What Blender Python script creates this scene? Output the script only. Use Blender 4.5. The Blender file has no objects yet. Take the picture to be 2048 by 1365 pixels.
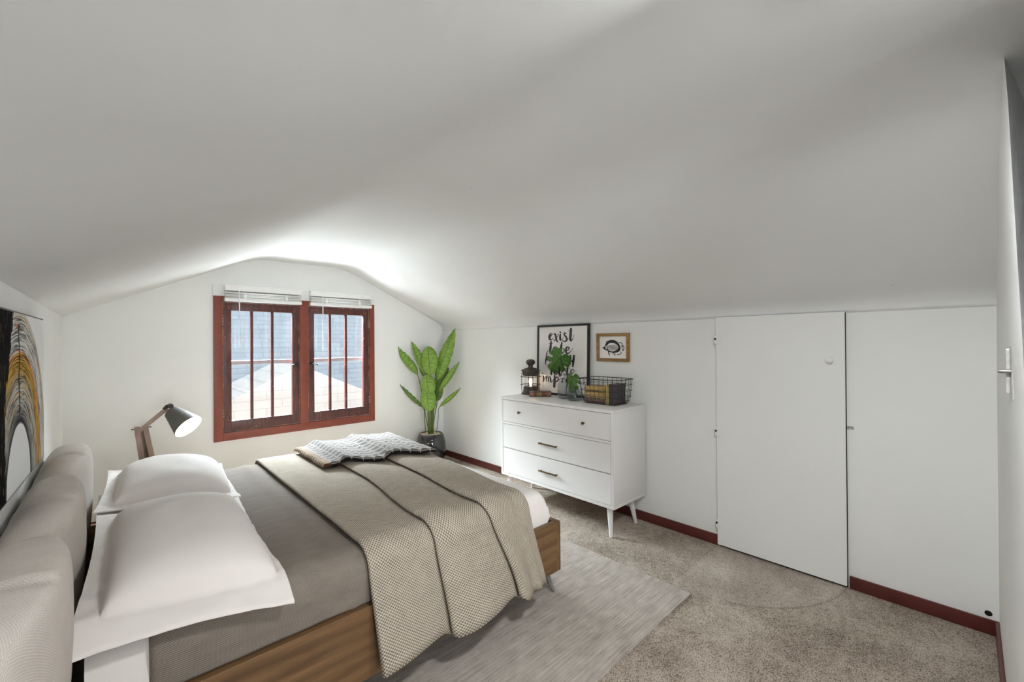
import bpy, bmesh, math, random
from mathutils import Vector, Matrix, noise
random.seed(7)
sc = bpy.context.scene
COL = sc.collection
PI = math.pi

# ------------------------------------------------------------------ room dimensions (metres)
XR, XL, YF, YN = 2.927, -0.260, 4.350, -0.0955
KZ, CZ = 1.560, 2.120          # knee wall height, flat ceiling height
CL, CR = 0.932, 1.740          # where the slopes meet the flat ceiling

# ------------------------------------------------------------------ node helpers
class N:
    def __init__(s, name):
        s.m = bpy.data.materials.new(name); s.m.use_nodes = True
        s.t = s.m.node_tree; s.t.nodes.clear()
        s.out = s.t.nodes.new('ShaderNodeOutputMaterial')
        s._co = None
    def n(s, typ, **kw):
        nd = s.t.nodes.new(typ)
        for k, v in kw.items():
            if k.startswith('i_'):
                key = k[2:]; key = int(key) if key.isdigit() else key.replace('_', ' ')
                s.put(nd.inputs[key], v)
            else: setattr(nd, k, v)
        return nd
    def put(s, sock, v):
        if hasattr(v, 'is_output') or isinstance(v, bpy.types.NodeSocket): s.t.links.new(v, sock)
        elif isinstance(v, (tuple, list)) and len(v) == 3 and sock.type == 'RGBA': sock.default_value = (*v, 1)
        else: sock.default_value = v
    def co(s, kind='Object'):
        if s._co is None: s._co = s.n('ShaderNodeTexCoord')
        return s._co.outputs[kind]
    def map(s, scale=(1, 1, 1), kind='Object', rot=(0, 0, 0), loc=(0, 0, 0)):
        m = s.n('ShaderNodeMapping'); s.put(m.inputs[0], s.co(kind))
        m.inputs['Scale'].default_value = scale; m.inputs['Rotation'].default_value = rot; m.inputs['Location'].default_value = loc
        return m.outputs[0]
    def noise(s, vec, scale=5, detail=3, rough=.55, dist=0):
        return s.n('ShaderNodeTexNoise', i_Vector=vec, i_Scale=scale, i_Detail=detail, i_Roughness=rough, i_Distortion=dist).outputs[0]
    def ramp(s, fac, stops, interp='LINEAR'):
        r = s.n('ShaderNodeValToRGB'); r.color_ramp.interpolation = interp
        el = r.color_ramp.elements
        while len(el) < len(stops): el.new(.5)
        for e, (p, c) in zip(el, stops):
            e.position = p
            e.color = (c, c, c, 1) if isinstance(c, (int, float)) else (*c, 1)
        s.put(r.inputs[0], fac); return r.outputs[0]
    def mix(s, f, a, b, mode='MIX'):
        m = s.n('ShaderNodeMix', data_type='RGBA', blend_type=mode)
        s.put(m.inputs[0], f); s.put(m.inputs[6], a); s.put(m.inputs[7], b); return m.outputs[2]
    def math(s, op, a, b=0.0, c=None):
        m = s.n('ShaderNodeMath', operation=op); s.put(m.inputs[0], a); s.put(m.inputs[1], b)
        if c is not None: s.put(m.inputs[2], c)
        return m.outputs[0]
    def sep(s, vec):
        x = s.n('ShaderNodeSeparateXYZ'); s.put(x.inputs[0], vec); return x.outputs
    def bump(s, h, strength=.3, dist=.01, normal=None):
        b = s.n('ShaderNodeBump', i_Height=h, i_Strength=strength, i_Distance=dist)
        if normal is not None: s.put(b.inputs['Normal'], normal)
        return b.outputs[0]
    def bsdf(s, col=(.8, .8, .8), rough=.6, metal=0., normal=None, spec=.5, **kw):
        p = s.n('ShaderNodeBsdfPrincipled')
        s.put(p.inputs['Base Color'], col); s.put(p.inputs['Roughness'], rough); s.put(p.inputs['Metallic'], metal)
        p.inputs['Specular IOR Level'].default_value = spec
        if normal is not None: s.put(p.inputs['Normal'], normal)
        for k, v in kw.items(): s.put(p.inputs[k.replace('_', ' ')], v)
        s.t.links.new(p.outputs[0], s.out.inputs[0]); return p
    def surf(s, sh): s.t.links.new(sh, s.out.inputs[0])

def srgb(r, g, b):
    f = lambda c: (c / 255 / 12.92) if c / 255 <= .04045 else ((c / 255 + .055) / 1.055) ** 2.4
    return (f(r), f(g), f(b))

def plain(name, col, rough=.5, metal=0, var=.12, scale=14, bs=.08, bd=.002, spec=.5, kind='Object'):
    k = N(name); nz = k.noise(k.map(kind=kind), scale, 4)
    c = k.mix(k.ramp(nz, [(.3, 0.), (.7, 1.)]), tuple(x * (1 - var) for x in col), tuple(min(1, x * (1 + var)) for x in col))
    k.bsdf(c, rough, metal, k.bump(nz, bs, bd), spec); return k.m

def wood(name, dark, light, axis=0, scale=1.0, rough=.5, grain=1.0):
    k = N(name); st = [9., 9., 9.]; st[axis] = .9
    v = k.map(tuple(x * scale for x in st))
    n1 = k.noise(v, 2.2, 5, .6, .8); st2 = [70., 70., 70.]; st2[axis] = 2.
    n2 = k.noise(k.map(tuple(x * scale for x in st2)), 2., 3)
    w = k.n('ShaderNodeTexWave', wave_type='BANDS', bands_direction='XYZ'[(axis + 2) % 3], i_Vector=v, i_Scale=.7, i_Distortion=9., i_Detail=3., i_Detail_Scale=.7).outputs[1]
    f = k.math('ADD', k.math('MULTIPLY', n1, .6), k.math('MULTIPLY', w, .22 * grain))
    f = k.math('ADD', f, k.math('MULTIPLY', n2, .25 * grain))
    k.bsdf(k.ramp(f, [(.28, dark), (.78, light)]), rough, 0, k.bump(n2, .15, .001)); return k.m

def wallpaint(name, col, bumpy=.25, blotch=.02, scuffs=False):
    k = N(name); v = k.map()
    n1 = k.noise(v, 1.3, 3); n2 = k.noise(v, 7., 4); n3 = k.noise(v, 90., 2)
    c = k.mix(k.ramp(n1, [(.35, 0.), (.65, 1.)]), tuple(x * (1 - blotch) for x in col), tuple(x * (1 + blotch) for x in col))
    if scuffs:
        sc1 = k.ramp(k.noise(k.map((7, 15, 10)), 1., 3, .6), [(.735, 0.), (.765, 1.)])
        c = k.mix(k.math('MULTIPLY', sc1, .16), c, (.25, .24, .23))
    h = k.math('ADD', k.math('MULTIPLY', n2, 1.), k.math('MULTIPLY', n3, .08))
    k.bsdf(c, .75, 0, k.bump(h, bumpy, .012), .25); return k.m

def weave(name, c1, c2, period, strength=.5, rough=.9, depth=.002, var=.15, streak=(1, 1), ribs=None):
    k = N(name); uv = k.co('UV'); x = k.sep(uv)
    tau = 2 * PI / period
    j = k.noise(uv, 1 / period * .35, 2)
    xx = k.math('ADD', x[0], k.math('MULTIPLY', j, period * .5)); yy = k.math('ADD', x[1], k.math('MULTIPLY', j, period * .5))
    sx = k.math('SINE', k.math('MULTIPLY', xx, tau)); sy = k.math('SINE', k.math('MULTIPLY', yy, tau))
    p = k.math('MULTIPLY', sx, sy); f = k.math('MULTIPLY_ADD', p, .5, .5)
    big = k.noise(k.map((6 * streak[0], 6 * streak[1], 6), 'UV'), 3, 4)
    fine = k.noise(uv, 2.2 / period, 2)
    f2 = k.math('ADD', k.math('MULTIPLY', f, strength), k.math('ADD', k.math('MULTIPLY', big, var), k.math('MULTIPLY', fine, (1 - strength) * .7)))
    k.bsdf(k.ramp(f2, [(.2, c1), (.85, c2)]), rough, 0, k.bump(k.math('ADD', f, k.math('MULTIPLY', fine, .5)), .55, depth), .15)
    return k.m

# ------------------------------------------------------------------ mesh helpers
def box(bm, x0, x1, y0, y1, z0, z1, bev=0, seg=2):
    r = bmesh.ops.create_cube(bm, size=1); vs = r['verts']
    for v in vs: v.co = Vector((x0 + (v.co.x + .5) * (x1 - x0), y0 + (v.co.y + .5) * (y1 - y0), z0 + (v.co.z + .5) * (z1 - z0)))
    if bev > 0:
        es = {e for v in vs for e in v.link_edges}
        bmesh.ops.bevel(bm, geom=list(es), offset=bev, segments=seg, affect='EDGES', profile=.6)

def BX(*a, **k):
    bm = bmesh.new(); box(bm, *a, **k); return bm

def obox(bm, o, ax, ay, az):
    """box from origin corner o and three edge vectors"""
    o, ax, ay, az = map(Vector, (o, ax, ay, az))
    vs = [bm.verts.new(o + ax * i + ay * j + az * l) for l in (0, 1) for j in (0, 1) for i in (0, 1)]
    for f in ((0, 2, 3, 1), (4, 5, 7, 6), (0, 1, 5, 4), (2, 6, 7, 3), (0, 4, 6, 2), (1, 3, 7, 5)): bm.faces.new([vs[i] for i in f])

def lathe(bm, prof, c=(0, 0, 0), seg=32, cap=True, squash=(1, 1)):
    rings = []
    for r, z in prof:
        rings.append([bm.verts.new((c[0] + squash[0] * r * math.cos(2 * PI * i / seg), c[1] + squash[1] * r * math.sin(2 * PI * i / seg), c[2] + z)) for i in range(seg)])
    for a, b in zip(rings, rings[1:]):
        for i in range(seg): bm.faces.new((a[i], a[(i + 1) % seg], b[(i + 1) % seg], b[i]))
    if cap:
        if prof[0][0] > 1e-4: bm.faces.new(list(reversed(rings[0])))
        if prof[-1][0] > 1e-4: bm.faces.new(rings[-1])

def tube(bm, pts, r, seg=8, closed=False, cap=True):
    pts = [Vector(p) for p in pts]; n = len(pts); rings = []; up = None
    for i, p in enumerate(pts):
        a = pts[(i - 1) % n] if (closed or i > 0) else p; b = pts[(i + 1) % n] if (closed or i < n - 1) else p
        t = (b - a).normalized()
        if up is None: up = Vector((0, 0, 1)) if abs(t.z) < .9 else Vector((1, 0, 0))
        s = t.cross(up); s = s.normalized() if s.length > 1e-6 else Vector((1, 0, 0)); u = s.cross(t).normalized(); up = u
        rr = r[i] if isinstance(r, (list, tuple)) else r
        rings.append([bm.verts.new(p + (s * math.cos(2 * PI * j / seg) + u * math.sin(2 * PI * j / seg)) * rr) for j in range(seg)])
    rg = range(n if closed else n - 1)
    for i in rg:
        a, b = rings[i], rings[(i + 1) % n]
        for j in range(seg): bm.faces.new((a[j], a[(j + 1) % seg], b[(j + 1) % seg], b[j]))
    if cap and not closed: bm.faces.new(list(reversed(rings[0]))); bm.faces.new(rings[-1])

def grid(bm, nu, nv, fn, uvfn=None, wrap=False):
    vs = [[bm.verts.new(fn(i / nu, j / nv)) for j in range(nv + 1)] for i in range(nu + 1)]
    uvl = bm.loops.layers.uv.verify()
    for i in range(nu):
        for j in range(nv):
            f = bm.faces.new((vs[i][j], vs[i + 1][j], vs[i + 1][j + 1], vs[i][j + 1]))
            if uvfn:
                for l, (a, b) in zip(f.loops, ((i, j), (i + 1, j), (i + 1, j + 1), (i, j + 1))): l[uvl].uv = uvfn(a / nu, b / nv)
    return vs

def poly(bm, pts):
    return bm.faces.new([bm.verts.new(p) for p in pts])

def prism(bm, pts, ext):
    """extrude polygon pts (3D) along vector ext"""
    e = Vector(ext); a = [bm.verts.new(p) for p in pts]; b = [bm.verts.new(Vector(p) + e) for p in pts]
    n = len(a); bm.faces.new(a); bm.faces.new(list(reversed(b)))
    for i in range(n): bm.faces.new((a[i], b[i], b[(i + 1) % n], a[(i + 1) % n]))

def cr(pts, n=8):
    """Catmull-Rom through points (any dimension tuples)"""
    P = [Vector(p) for p in pts]; o = []
    for i in range(len(P) - 1):
        a, b, c, d = P[max(i - 1, 0)], P[i], P[i + 1], P[min(i + 2, len(P) - 1)]
        for k in range(n):
            t = k / n; o.append(.5 * ((2 * b) + (c - a) * t + (2 * a - 5 * b + 4 * c - d) * t * t + (3 * b - a - 3 * c + d) * t ** 3))
    o.append(P[-1]); return o

def interp(x, xs, ys):
    if x <= xs[0]: return ys[0]
    for i in range(len(xs) - 1):
        if x <= xs[i + 1]:
            t = (x - xs[i]) / (xs[i + 1] - xs[i]); return ys[i] + (ys[i + 1] - ys[i]) * t
    return ys[-1]
def sstep(a, b, x):
    t = max(0, min(1, (x - a) / (b - a))); return t * t * (3 - 2 * t)
def nz(x, y, z=0): return noise.noise(Vector((x, y, z)))

def obj(name, bm, m, parent=None, smooth=False, base=None, angle=None, local=False, solid=None, sub=0, recalc=True):
    """link bm as ONE mesh object. World coordinates in, unless local (then coordinates are the parent's own)."""
    if recalc: bmesh.ops.recalc_face_normals(bm, faces=bm.faces)
    off = Vector((0, 0, 0))
    if parent is not None and not local: off = world_loc(parent)
    if parent is None and base is None:
        zs = [v.co for v in bm.verts]
        base = (sum(v.x for v in zs) / len(zs), sum(v.y for v in zs) / len(zs), min(v.z for v in zs))
    if parent is None: off = Vector(base)
    for v in bm.verts: v.co -= off
    me = bpy.data.meshes.new(name); bm.to_mesh(me); bm.free()
    if m: me.materials.append(m)
    if smooth:
        for p in me.polygons: p.use_smooth = True
        if angle is not None: me.set_sharp_from_angle(angle=math.radians(angle))
    o = bpy.data.objects.new(name, me); COL.objects.link(o)
    if parent is not None: o.parent = parent
    else: o.location = off
    if solid:
        md = o.modifiers.new('solid', 'SOLIDIFY'); md.thickness = abs(solid); md.offset = -1 if solid > 0 else 1
    if sub:
        md = o.modifiers.new('sub', 'SUBSURF'); md.levels = sub; md.render_levels = sub
    return o
def world_loc(o):
    l = Vector(o.location); p = o.parent
    while p is not None: l = l + Vector(p.location); p = p.parent
    return l
def tag(o, label, cat, group=None):
    o['label'] = label; o['category'] = cat
    if group: o['group'] = group
    return o
def thing(name, label, cat, loc, rotz=0, group=None):
    o = bpy.data.objects.new(name, None); COL.objects.link(o); o.location = loc; o.rotation_euler = (0, 0, rotz)
    o.empty_display_size = .05
    return tag(o, label, cat, group)
def struct(name, bm, m, **k):
    o = obj(name, bm, m, **k); o['kind'] = 'structure'; return o

# ------------------------------------------------------------------ materials
M = {}
M['wall'] = wallpaint('wall_paint', srgb(234, 235, 233))
M['wallnear'] = wallpaint('near_wall_paint', srgb(234, 235, 233), .4)
M['ceil'] = wallpaint('ceiling_paint', srgb(229, 230, 229), .10, .015, True)
M['door'] = wallpaint('door_paint', srgb(234, 235, 232), .12, .012)
M['white'] = plain('white_lacquer', srgb(224, 222, 220), .38, 0, .012, 5, .02, .001)
M['whiteplastic'] = plain('white_vinyl', srgb(228, 228, 226), .4, 0, .03, 30, .02)
M['basered'] = plain('dark_red_paint', srgb(86, 37, 32), .38, 0, .18, 12, .1)
M['casered'] = plain('brown_red_paint', srgb(116, 50, 33), .45, 0, .12, 14, .12)
def sash_mat():
    k = N('worn_dark_stained_wood'); v = k.map()
    n = k.noise(k.map((9, 9, 1.4)), 6, 5); n2 = k.noise(v, 60, 5, .7); n3 = k.noise(v, 14, 2)
    c = k.ramp(n, [(.3, srgb(48, 20, 20)), (.7, srgb(92, 44, 36))])
    chip = k.ramp(k.math('MULTIPLY', n2, k.math('ADD', n3, .5)), [(.70, 0.), (.75, 1.)])
    k.bsdf(k.mix(chip, c, srgb(176, 140, 108)), .4, 0, k.bump(n, .2, .002)); return k.m
M['sash'] = sash_mat()
M['chip'] = plain('chipped_paint_edge', srgb(150, 118, 92), .7, 0, .5, 80, .4)
M['darkmetal'] = plain('dark_metal', srgb(48, 44, 42), .45, .6, .2, 40)
M['blackmetal'] = plain('black_wire', srgb(40, 39, 40), .5, .3, .1, 40)
M['brass'] = plain('aged_brass', srgb(104, 88, 60), .38, .8, .2, 40)
M['storm'] = plain('weathered_storm_frame', srgb(150, 154, 158), .6, 0, .12, 30)
M['steel'] = plain('brushed_steel', srgb(150, 148, 146), .4, .7, .08, 40)
M['greymetal'] = plain('leg_grey_metal', srgb(128, 124, 120), .42, .5, .08, 30)
M['silver'] = plain('painted_latch', srgb(196, 194, 190), .35, .3, .15, 60)

def carpet_mat():
    k = N('cut_pile_carpet'); v = k.map()
    a = k.noise(v, 3.2, 4, .6); b = k.noise(v, 270, 3, .7); d = k.n('ShaderNodeTexVoronoi', i_Vector=v, i_Scale=210.).outputs[0]
    e = k.noise(v, 26, 3, .65)
    f = k.math('ADD', k.math('MULTIPLY', a, .50), k.math('ADD', k.math('MULTIPLY', b, .75), k.math('MULTIPLY', e, .28)))
    f = k.math('SUBTRACT', f, k.math('MULTIPLY', d, .45))
    c = k.ramp(f, [(.34, srgb(122, 107, 93)), (.62, srgb(205, 191, 176)), (.86, srgb(244, 234, 222))])
    x = k.sep(k.co('Object'))          # worn arc swept by the low door
    r = k.math('SQRT', k.math('ADD', k.math('POWER', k.math('SUBTRACT', x[0], XR), 2.), k.math('POWER', k.math('SUBTRACT', x[1], 1.127), 2.)))
    inside = k.ramp(r, [(.0, 1.), (.655, 1.), (.69, 0.)])
    inside = k.math('MULTIPLY', inside, k.math('LESS_THAN', x[1], 1.13))
    c = k.mix(k.math('MULTIPLY', inside, .16), c, srgb(240, 228, 216))
    line = k.math('LESS_THAN', k.math('ABSOLUTE', k.math('SUBTRACT', r, .672)), .006)
    c = k.mix(k.math('MULTIPLY', line, k.math('MULTIPLY', k.math('LESS_THAN', x[1], .86), .3)), c, srgb(96, 84, 74))
    h = k.math('SUBTRACT', k.math('ADD', b, k.math('MULTIPLY', e, .7)), k.math('MULTIPLY', d, .6))
    k.bsdf(c, .95, 0, k.bump(h, .8, .012), .1); return k.m
M['carpet'] = carpet_mat()
def rug_mat():
    k = N('streaky_woven_rug'); v = k.map((2.6, 120, 1)); a = k.noise(v, 1.6, 5, .7)
    b = k.noise(k.map((9, 14, 1)), 1.3, 3); f = k.noise(k.map((90, 300, 1)), 2., 2)
    g = k.math('ADD', k.math('ADD', k.math('MULTIPLY', a, .75), k.math('MULTIPLY', b, .25)), k.math('MULTIPLY', f, .35))
    c = k.ramp(g, [(.42, srgb(104, 95, 87)), (.64, srgb(164, 155, 146)), (.88, srgb(202, 194, 185))])
    x = k.sep(k.co('UV'))
    k.bsdf(c, .95, 0, k.bump(k.math('ADD', a, f), .6, .004), .1); return k.m
M['rug'] = rug_mat()
M['bedwood'] = wood('walnut_bed_wood', srgb(82, 58, 34), srgb(138, 104, 66), 0, 1.0, .5, .5)
M['bedwood_y'] = wood('walnut_bed_wood_foot', srgb(82, 58, 34), srgb(138, 104, 66), 1, 1.0, .5, .5)
M['lampwood'] = wood('weathered_lamp_wood', srgb(112, 92, 80), srgb(160, 138, 122), 2, 2.2, .6)
M['oak'] = wood('honey_frame_wood', srgb(122, 90, 48), srgb(174, 136, 82), 1, 2.4, .5)
M['linen'] = weave('headboard_linen', srgb(166, 157, 149), srgb(220, 212, 204), .0060, .32, .9, .0012, .2)
M['coverlet'] = weave('coverlet_weave', srgb(72, 66, 60), srgb(150, 140, 129), .0058, .5, .9, .0016, .22, (.7, 1.6))
M['throw'] = weave('throw_waffle_weave', srgb(78, 70, 59), srgb(192, 181, 165), .0118, .68, .92, .004, .2)
def cloth(name, c, wr=.5):
    k = N(name); v = k.map(); a = k.noise(v, 3.5, 3); b = k.noise(v, 900, 2)
    k.bsdf(k.mix(k.ramp(a, [(.3, 0.), (.7, 1.)]), tuple(x * .97 for x in c), c), .85, 0, k.bump(k.math('ADD', a, k.math('MULTIPLY', b, .03)), wr, .01), .2, Sheen_Weight=.15); return k.m
M['sheet'] = cloth('white_cotton_sheet', srgb(214, 209, 204), .3)
M['pillow'] = cloth('pillow_sateen', srgb(212, 206, 201), .4)
M['glassclear'] = None
def thin_glass(name, tint=(1, 1, 1), refl=.9, rough=.0, dirt=0., dirtcol=(.9, .93, .95), ior=1.45):
    k = N(name); tr = k.n('ShaderNodeBsdfTransparent', i_Color=tint); gl = k.n('ShaderNodeBsdfGlossy', i_Roughness=rough)
    fc = k.n('ShaderNodeLayerWeight', i_Blend=.5).outputs[1]
    fr = k.math('MULTIPLY_ADD', k.math('POWER', fc, 4.), .55, .035)
    mx = k.n('ShaderNodeMixShader'); k.put(mx.inputs[0], k.math('MULTIPLY', fr, refl)); k.put(mx.inputs[1], tr.outputs[0]); k.put(mx.inputs[2], gl.outputs[0])
    sh = mx.outputs[0]
    if dirt:
        df = k.n('ShaderNodeBsdfTranslucent', i_Color=dirtcol); m2 = k.n('ShaderNodeMixShader')
        a = k.noise(k.map((16, 16, 1.6)), 2., 4, .6); b = k.noise(k.map((60, 60, 8)), 1., 3)
        f = k.math('MULTIPLY', k.ramp(k.math('ADD', k.math('MULTIPLY', a, .8), k.math('MULTIPLY', b, .2)), [(.40, .25), (.75, 1.)]), dirt)
        k.put(m2.inputs[0], f); k.put(m2.inputs[1], sh); k.put(m2.inputs[2], df.outputs[0]); sh = m2.outputs[0]
    k.surf(sh); return k.m
M['pane'] = thin_glass('hazy_window_glass', (.97, .98, .98), .6, .0, .0012)
M['vase'] = thin_glass('smoky_clear_glass', (.80, .835, .845), 1.6, .02)
M['water'] = thin_glass('vase_water', (.95, .97, .96), .8, .0, ior=1.33)
M['lanternglass'] = thin_glass('lantern_glass', (.97, .97, .96), .8, .0)
M['posterglass'] = thin_glass('poster_glazing', (1, 1, 1), .55, .03)
M['ink'] = plain('black_ink', srgb(38, 36, 38), .7, 0, .25, 60, .02)
M['paper'] = plain('poster_paper', srgb(244, 240, 237), .8, 0, .01, 20, .01)
M['blackframe'] = plain('black_frame_wood', srgb(20, 19, 19), .4, 0, .1, 20)
M['soil'] = plain('white_pebbles', srgb(214, 198, 176), .7, 0, .3, 60, .6, .01)
M['pot'] = plain('glossy_black_glaze', srgb(30, 28, 28), .07, 0, .08, 8, .01, spec=.7)
def leaf_mat(name, dark, light, vein=True, per=.02):
    k = N(name); uv = k.sep(k.co('UV'))
    w = k.math('SINE', k.math('MULTIPLY', k.math('ADD', uv[1], k.math('MULTIPLY', k.math('ABSOLUTE', uv[0]), .35)), 2 * PI / per))
    n = k.noise(k.map((5, 20, 1), 'UV'), 3, 3)
    f = k.math('ADD', k.math('MULTIPLY', w, .06), n)
    c = k.ramp(f, [(.28, dark), (.72, light)])
    mid = k.math('LESS_THAN', k.math('ABSOLUTE', uv[0]), .0035)
    c = k.mix(k.math('MULTIPLY', mid, .75), c, tuple(x * .35 for x in dark))
    p = k.bsdf(c, .42, 0, k.bump(k.math('ADD', w, n), .25, .003), .4)
    tl = k.n('ShaderNodeBsdfTranslucent', i_Color=tuple(min(1, x * 1.4) for x in light)); ms = k.n('ShaderNodeMixShader', i_0=.18)
    k.put(ms.inputs[1], p.outputs[0]); k.put(ms.inputs[2], tl.outputs[0]); k.surf(ms.outputs[0]); return k.m
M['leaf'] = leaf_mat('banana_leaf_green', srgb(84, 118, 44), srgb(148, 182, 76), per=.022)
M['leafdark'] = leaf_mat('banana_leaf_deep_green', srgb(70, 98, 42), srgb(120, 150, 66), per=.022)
M['monstera'] = leaf_mat('monstera_green', srgb(48, 88, 32), srgb(96, 142, 58), per=.03)
M['stem'] = plain('green_stem', srgb(88, 106, 52), .5, 0, .3, 20)
M['stemdark'] = plain('dark_stem', srgb(58, 52, 38), .6, 0, .3, 30)
M['shade'] = plain('charcoal_lamp_shade', srgb(84, 82, 78), .55, .1, .06, 20)
M['shadein'] = plain('white_shade_lining', srgb(244, 238, 224), .6, 0, .01, 10)
def emit(name, col, s):
    k = N(name); e = k.n('ShaderNodeEmission', i_Color=col, i_Strength=s); k.surf(e.outputs[0]); return k.m
M['bulb'] = emit('warm_lamp_bulb', (1., .82, .58), 5.)
M['filament'] = emit('lantern_bulb', (1., .74, .44), 4.5)
M['lantern'] = plain('aged_bronze_lantern', srgb(74, 66, 60), .5, .5, .35, 25, .3)
M['gap_shade'] = plain('gap_shade_black', srgb(8, 8, 8), .9, 0, .1, 10)  # black standing for the shade in holes and gaps

# ------------------------------------------------------------------ the room
def ceil_profile(n=64):
    P = [(XL - .04, KZ - .02), (CL, CZ), (CR, CZ), (XR, KZ), (XR + .04, KZ - .02)]
    rad = {1: .12, 2: .13, }
    pts = [P[0]]
    for i in (1, 2):
        p = Vector(P[i]); a = (Vector(P[i - 1]) - p).normalized(); b = (Vector(P[i + 1]) - p).normalized(); r = rad[i]
        A, B = p + a * r, p + b * r
        for k in range(9):
            t = k / 8; q = A * (1 - t) ** 2 + p * 2 * t * (1 - t) + B * t * t; pts.append((q.x, q.y))
    # soft turn into the right knee wall
    p = Vector((XR, KZ)); A = p + (Vector((CR, CZ)) - p).normalized() * .10; B = p + Vector((0, -.06))
    for k in range(7):
        t = k / 6; q = A * (1 - t) ** 2 + p * 2 * t * (1 - t) + B * t * t; pts.append((q.x, q.y))
    return pts
prof = ceil_profile()
# resample so that the surface can carry the slight waves of old plaster
res = []
for a, b in zip(prof, prof[1:]):
    n = max(1, int(math.dist(a, b) / .06))
    for k in range(n): res.append((a[0] + (b[0] - a[0]) * k / n, a[1] + (b[1] - a[1]) * k / n))
res.append(prof[-1])
bm = bmesh.new(); ny = 80; y0, y1 = -2.3, YF + .02
def cfn(u, v):
    x, z = res[round(u * (len(res) - 1))]; y = y0 + (y1 - y0) * v
    edge = sstep(0, .25, YF - y) * sstep(XR - .02, XR - .4, x) * sstep(XL, XL + .2, x)
    w = .014 * nz(x * 1.1 + 3, y * .9) + .006 * nz(x * 2.7, y * 2.2, 4)
    # shallow trough of an old plaster seam across the left slope
    w += -.006 * math.exp(-((y - (1.62 + .25 * (x - .3))) / .05) ** 2) * sstep(1.0, .8, x)
    return (x, y, z + w * edge)
grid(bm, len(res) - 1, ny, cfn)
for f in bm.faces:
    f.normal_update()
    if f.normal.z > 0: f.normal_flip()
o = struct('ceiling', bm, M['ceil'], smooth=True, solid=-.06, recalc=False)
# fix: thickness goes upward (away from the room)
o.modifiers[0].thickness = .06; o.modifiers[0].offset = -1

bm = bmesh.new(); poly(bm, [(XL - .1, -2.3, 0), (XR + .1, -2.3, 0), (XR + .1, YF + .02, 0), (XL - .1, YF + .02, 0)])
struct('floor', bm, M['carpet'], base=(0, 0, 0), solid=.06)
struct('wall_left', BX(XL - .1, XL, -2.3, YF, 0, KZ + .03), M['wall'], base=(0, 0, 0))
struct('wall_right', BX(XR, XR + .1, -2.3, YF, 0, KZ - .01), M['wall'], base=(0, 0, 0))
# far wall around the window opening
WX0, WX1, WZ0, WZ1 = .655, 2.02, .565, 1.745
bm = bmesh.new()
for a in ((XL - .1, WX0, 0, 2.3), (WX1, XR + .1, 0, 2.3), (WX0, WX1, 0, WZ0), (WX0, WX1, WZ1, 2.3)):
    box(bm, a[0], a[1], YF, YF + .14, a[2], a[3])
struct('wall_far', bm, M['wall'], base=(0, 0, 0))
bm = bmesh.new()
for a in ((XL - .6, WX0, -3.2, 2.6), (WX1, XR + .6, -3.2, 2.6), (WX0, WX1, -3.2, WZ0), (WX0, WX1, WZ1, 2.6)):
    box(bm, a[0], a[1], YF + .14, YF + .17, a[2], a[3])
struct('added_outer_cladding', bm, plain('added_dark_cladding', srgb(70, 56, 46), .9, 0, .2, 12), base=(0, 0, 0))  # unseen dark skin, added to keep bounced light off the gable outside
# near wall beside the doorway the camera looks through
E_ = [(1.42, -.090, 0), (1.42, -.088, 1.16), (1.45, -.085, 1.34), (1.52, -.084, 1.50), (1.70, -.080, 1.971), (1.75, -.076, 2.125)]
C_ = [(XR, YN, 0), (XR, YN, 1.16), (XR, YN - .001, 1.34), (XR, YN - .002, 1.575), (2.081, -.077, 1.980), (1.765, -.075, 2.128)]
bm = bmesh.new()
def wrow(dy): return [[bm.verts.new((p[0], p[1] + dy, p[2])) for p in q] for q in (E_, C_)]
F0 = wrow(0)
F1 = [[bm.verts.new((p[0] + .85, p[1] - .20, p[2] if p[2] < 1.9 else 1.95)) for p in E_], [bm.verts.new((p[0], p[1] - .34, p[2])) for p in C_]]  # back splayed so the jamb face turns away from the added lamp
for i in range(5):
    bm.faces.new((F0[0][i], F0[1][i], F0[1][i + 1], F0[0][i + 1])); bm.faces.new((F1[0][i], F1[0][i + 1], F1[1][i + 1], F1[1][i]))
    bm.faces.new((F0[0][i], F0[0][i + 1], F1[0][i + 1], F1[0][i])); bm.faces.new((F0[1][i], F1[1][i], F1[1][i + 1], F0[1][i + 1]))
struct('wall_near', bm, M['wallnear'], base=(0, 0, 0))
struct('hall_back_block', BX(XL - .1, XR + .1, -2.4, -2.3, 0, 2.3), M['wall'], base=(0, 0, 0))  # unseen back wall, added to keep sky light out of the hall
struct('jamb_light_block', BX(1.40, 1.44, -2.3, -.14, 0, 2.15), M['wall'], base=(0, 0, 0))  # unseen panel, added to block the hall fill so the jamb stays dark
# skirting boards
def skirt(name, pts):
    bm = bmesh.new()
    for (x0, x1, ya, yb) in pts: box(bm, x0, x1, ya, yb, 0, .068, .004, 2)
    return struct(name, bm, M['basered'], smooth=True, angle=30)
skirt('baseboard_right', [(XR - .014, XR, 1.132, YF), (XR - .014, XR, YN, .442)])
skirt('baseboard_far', [(XL, XR - .014, YF - .014, YF)])
skirt('baseboard_near', [(1.43, XR - .014, YN, YN + .014)])
skirt('baseboard_left', [(XL, XL + .014, YN, YF - .014)])
bm = bmesh.new(); lathe(bm, [(0.0001, 0), (.0125, 0)], seg=24, cap=False)
bmesh.ops.rotate(bm, verts=bm.verts, matrix=Matrix.Rotation(PI / 2, 3, 'Y')); bmesh.ops.translate(bm, verts=bm.verts, vec=(XR - .0012, -.062, .092))
struct('wall_hole', bm, M['gap_shade'])  # flat disc, its black stands for the shade inside the hole

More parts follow.
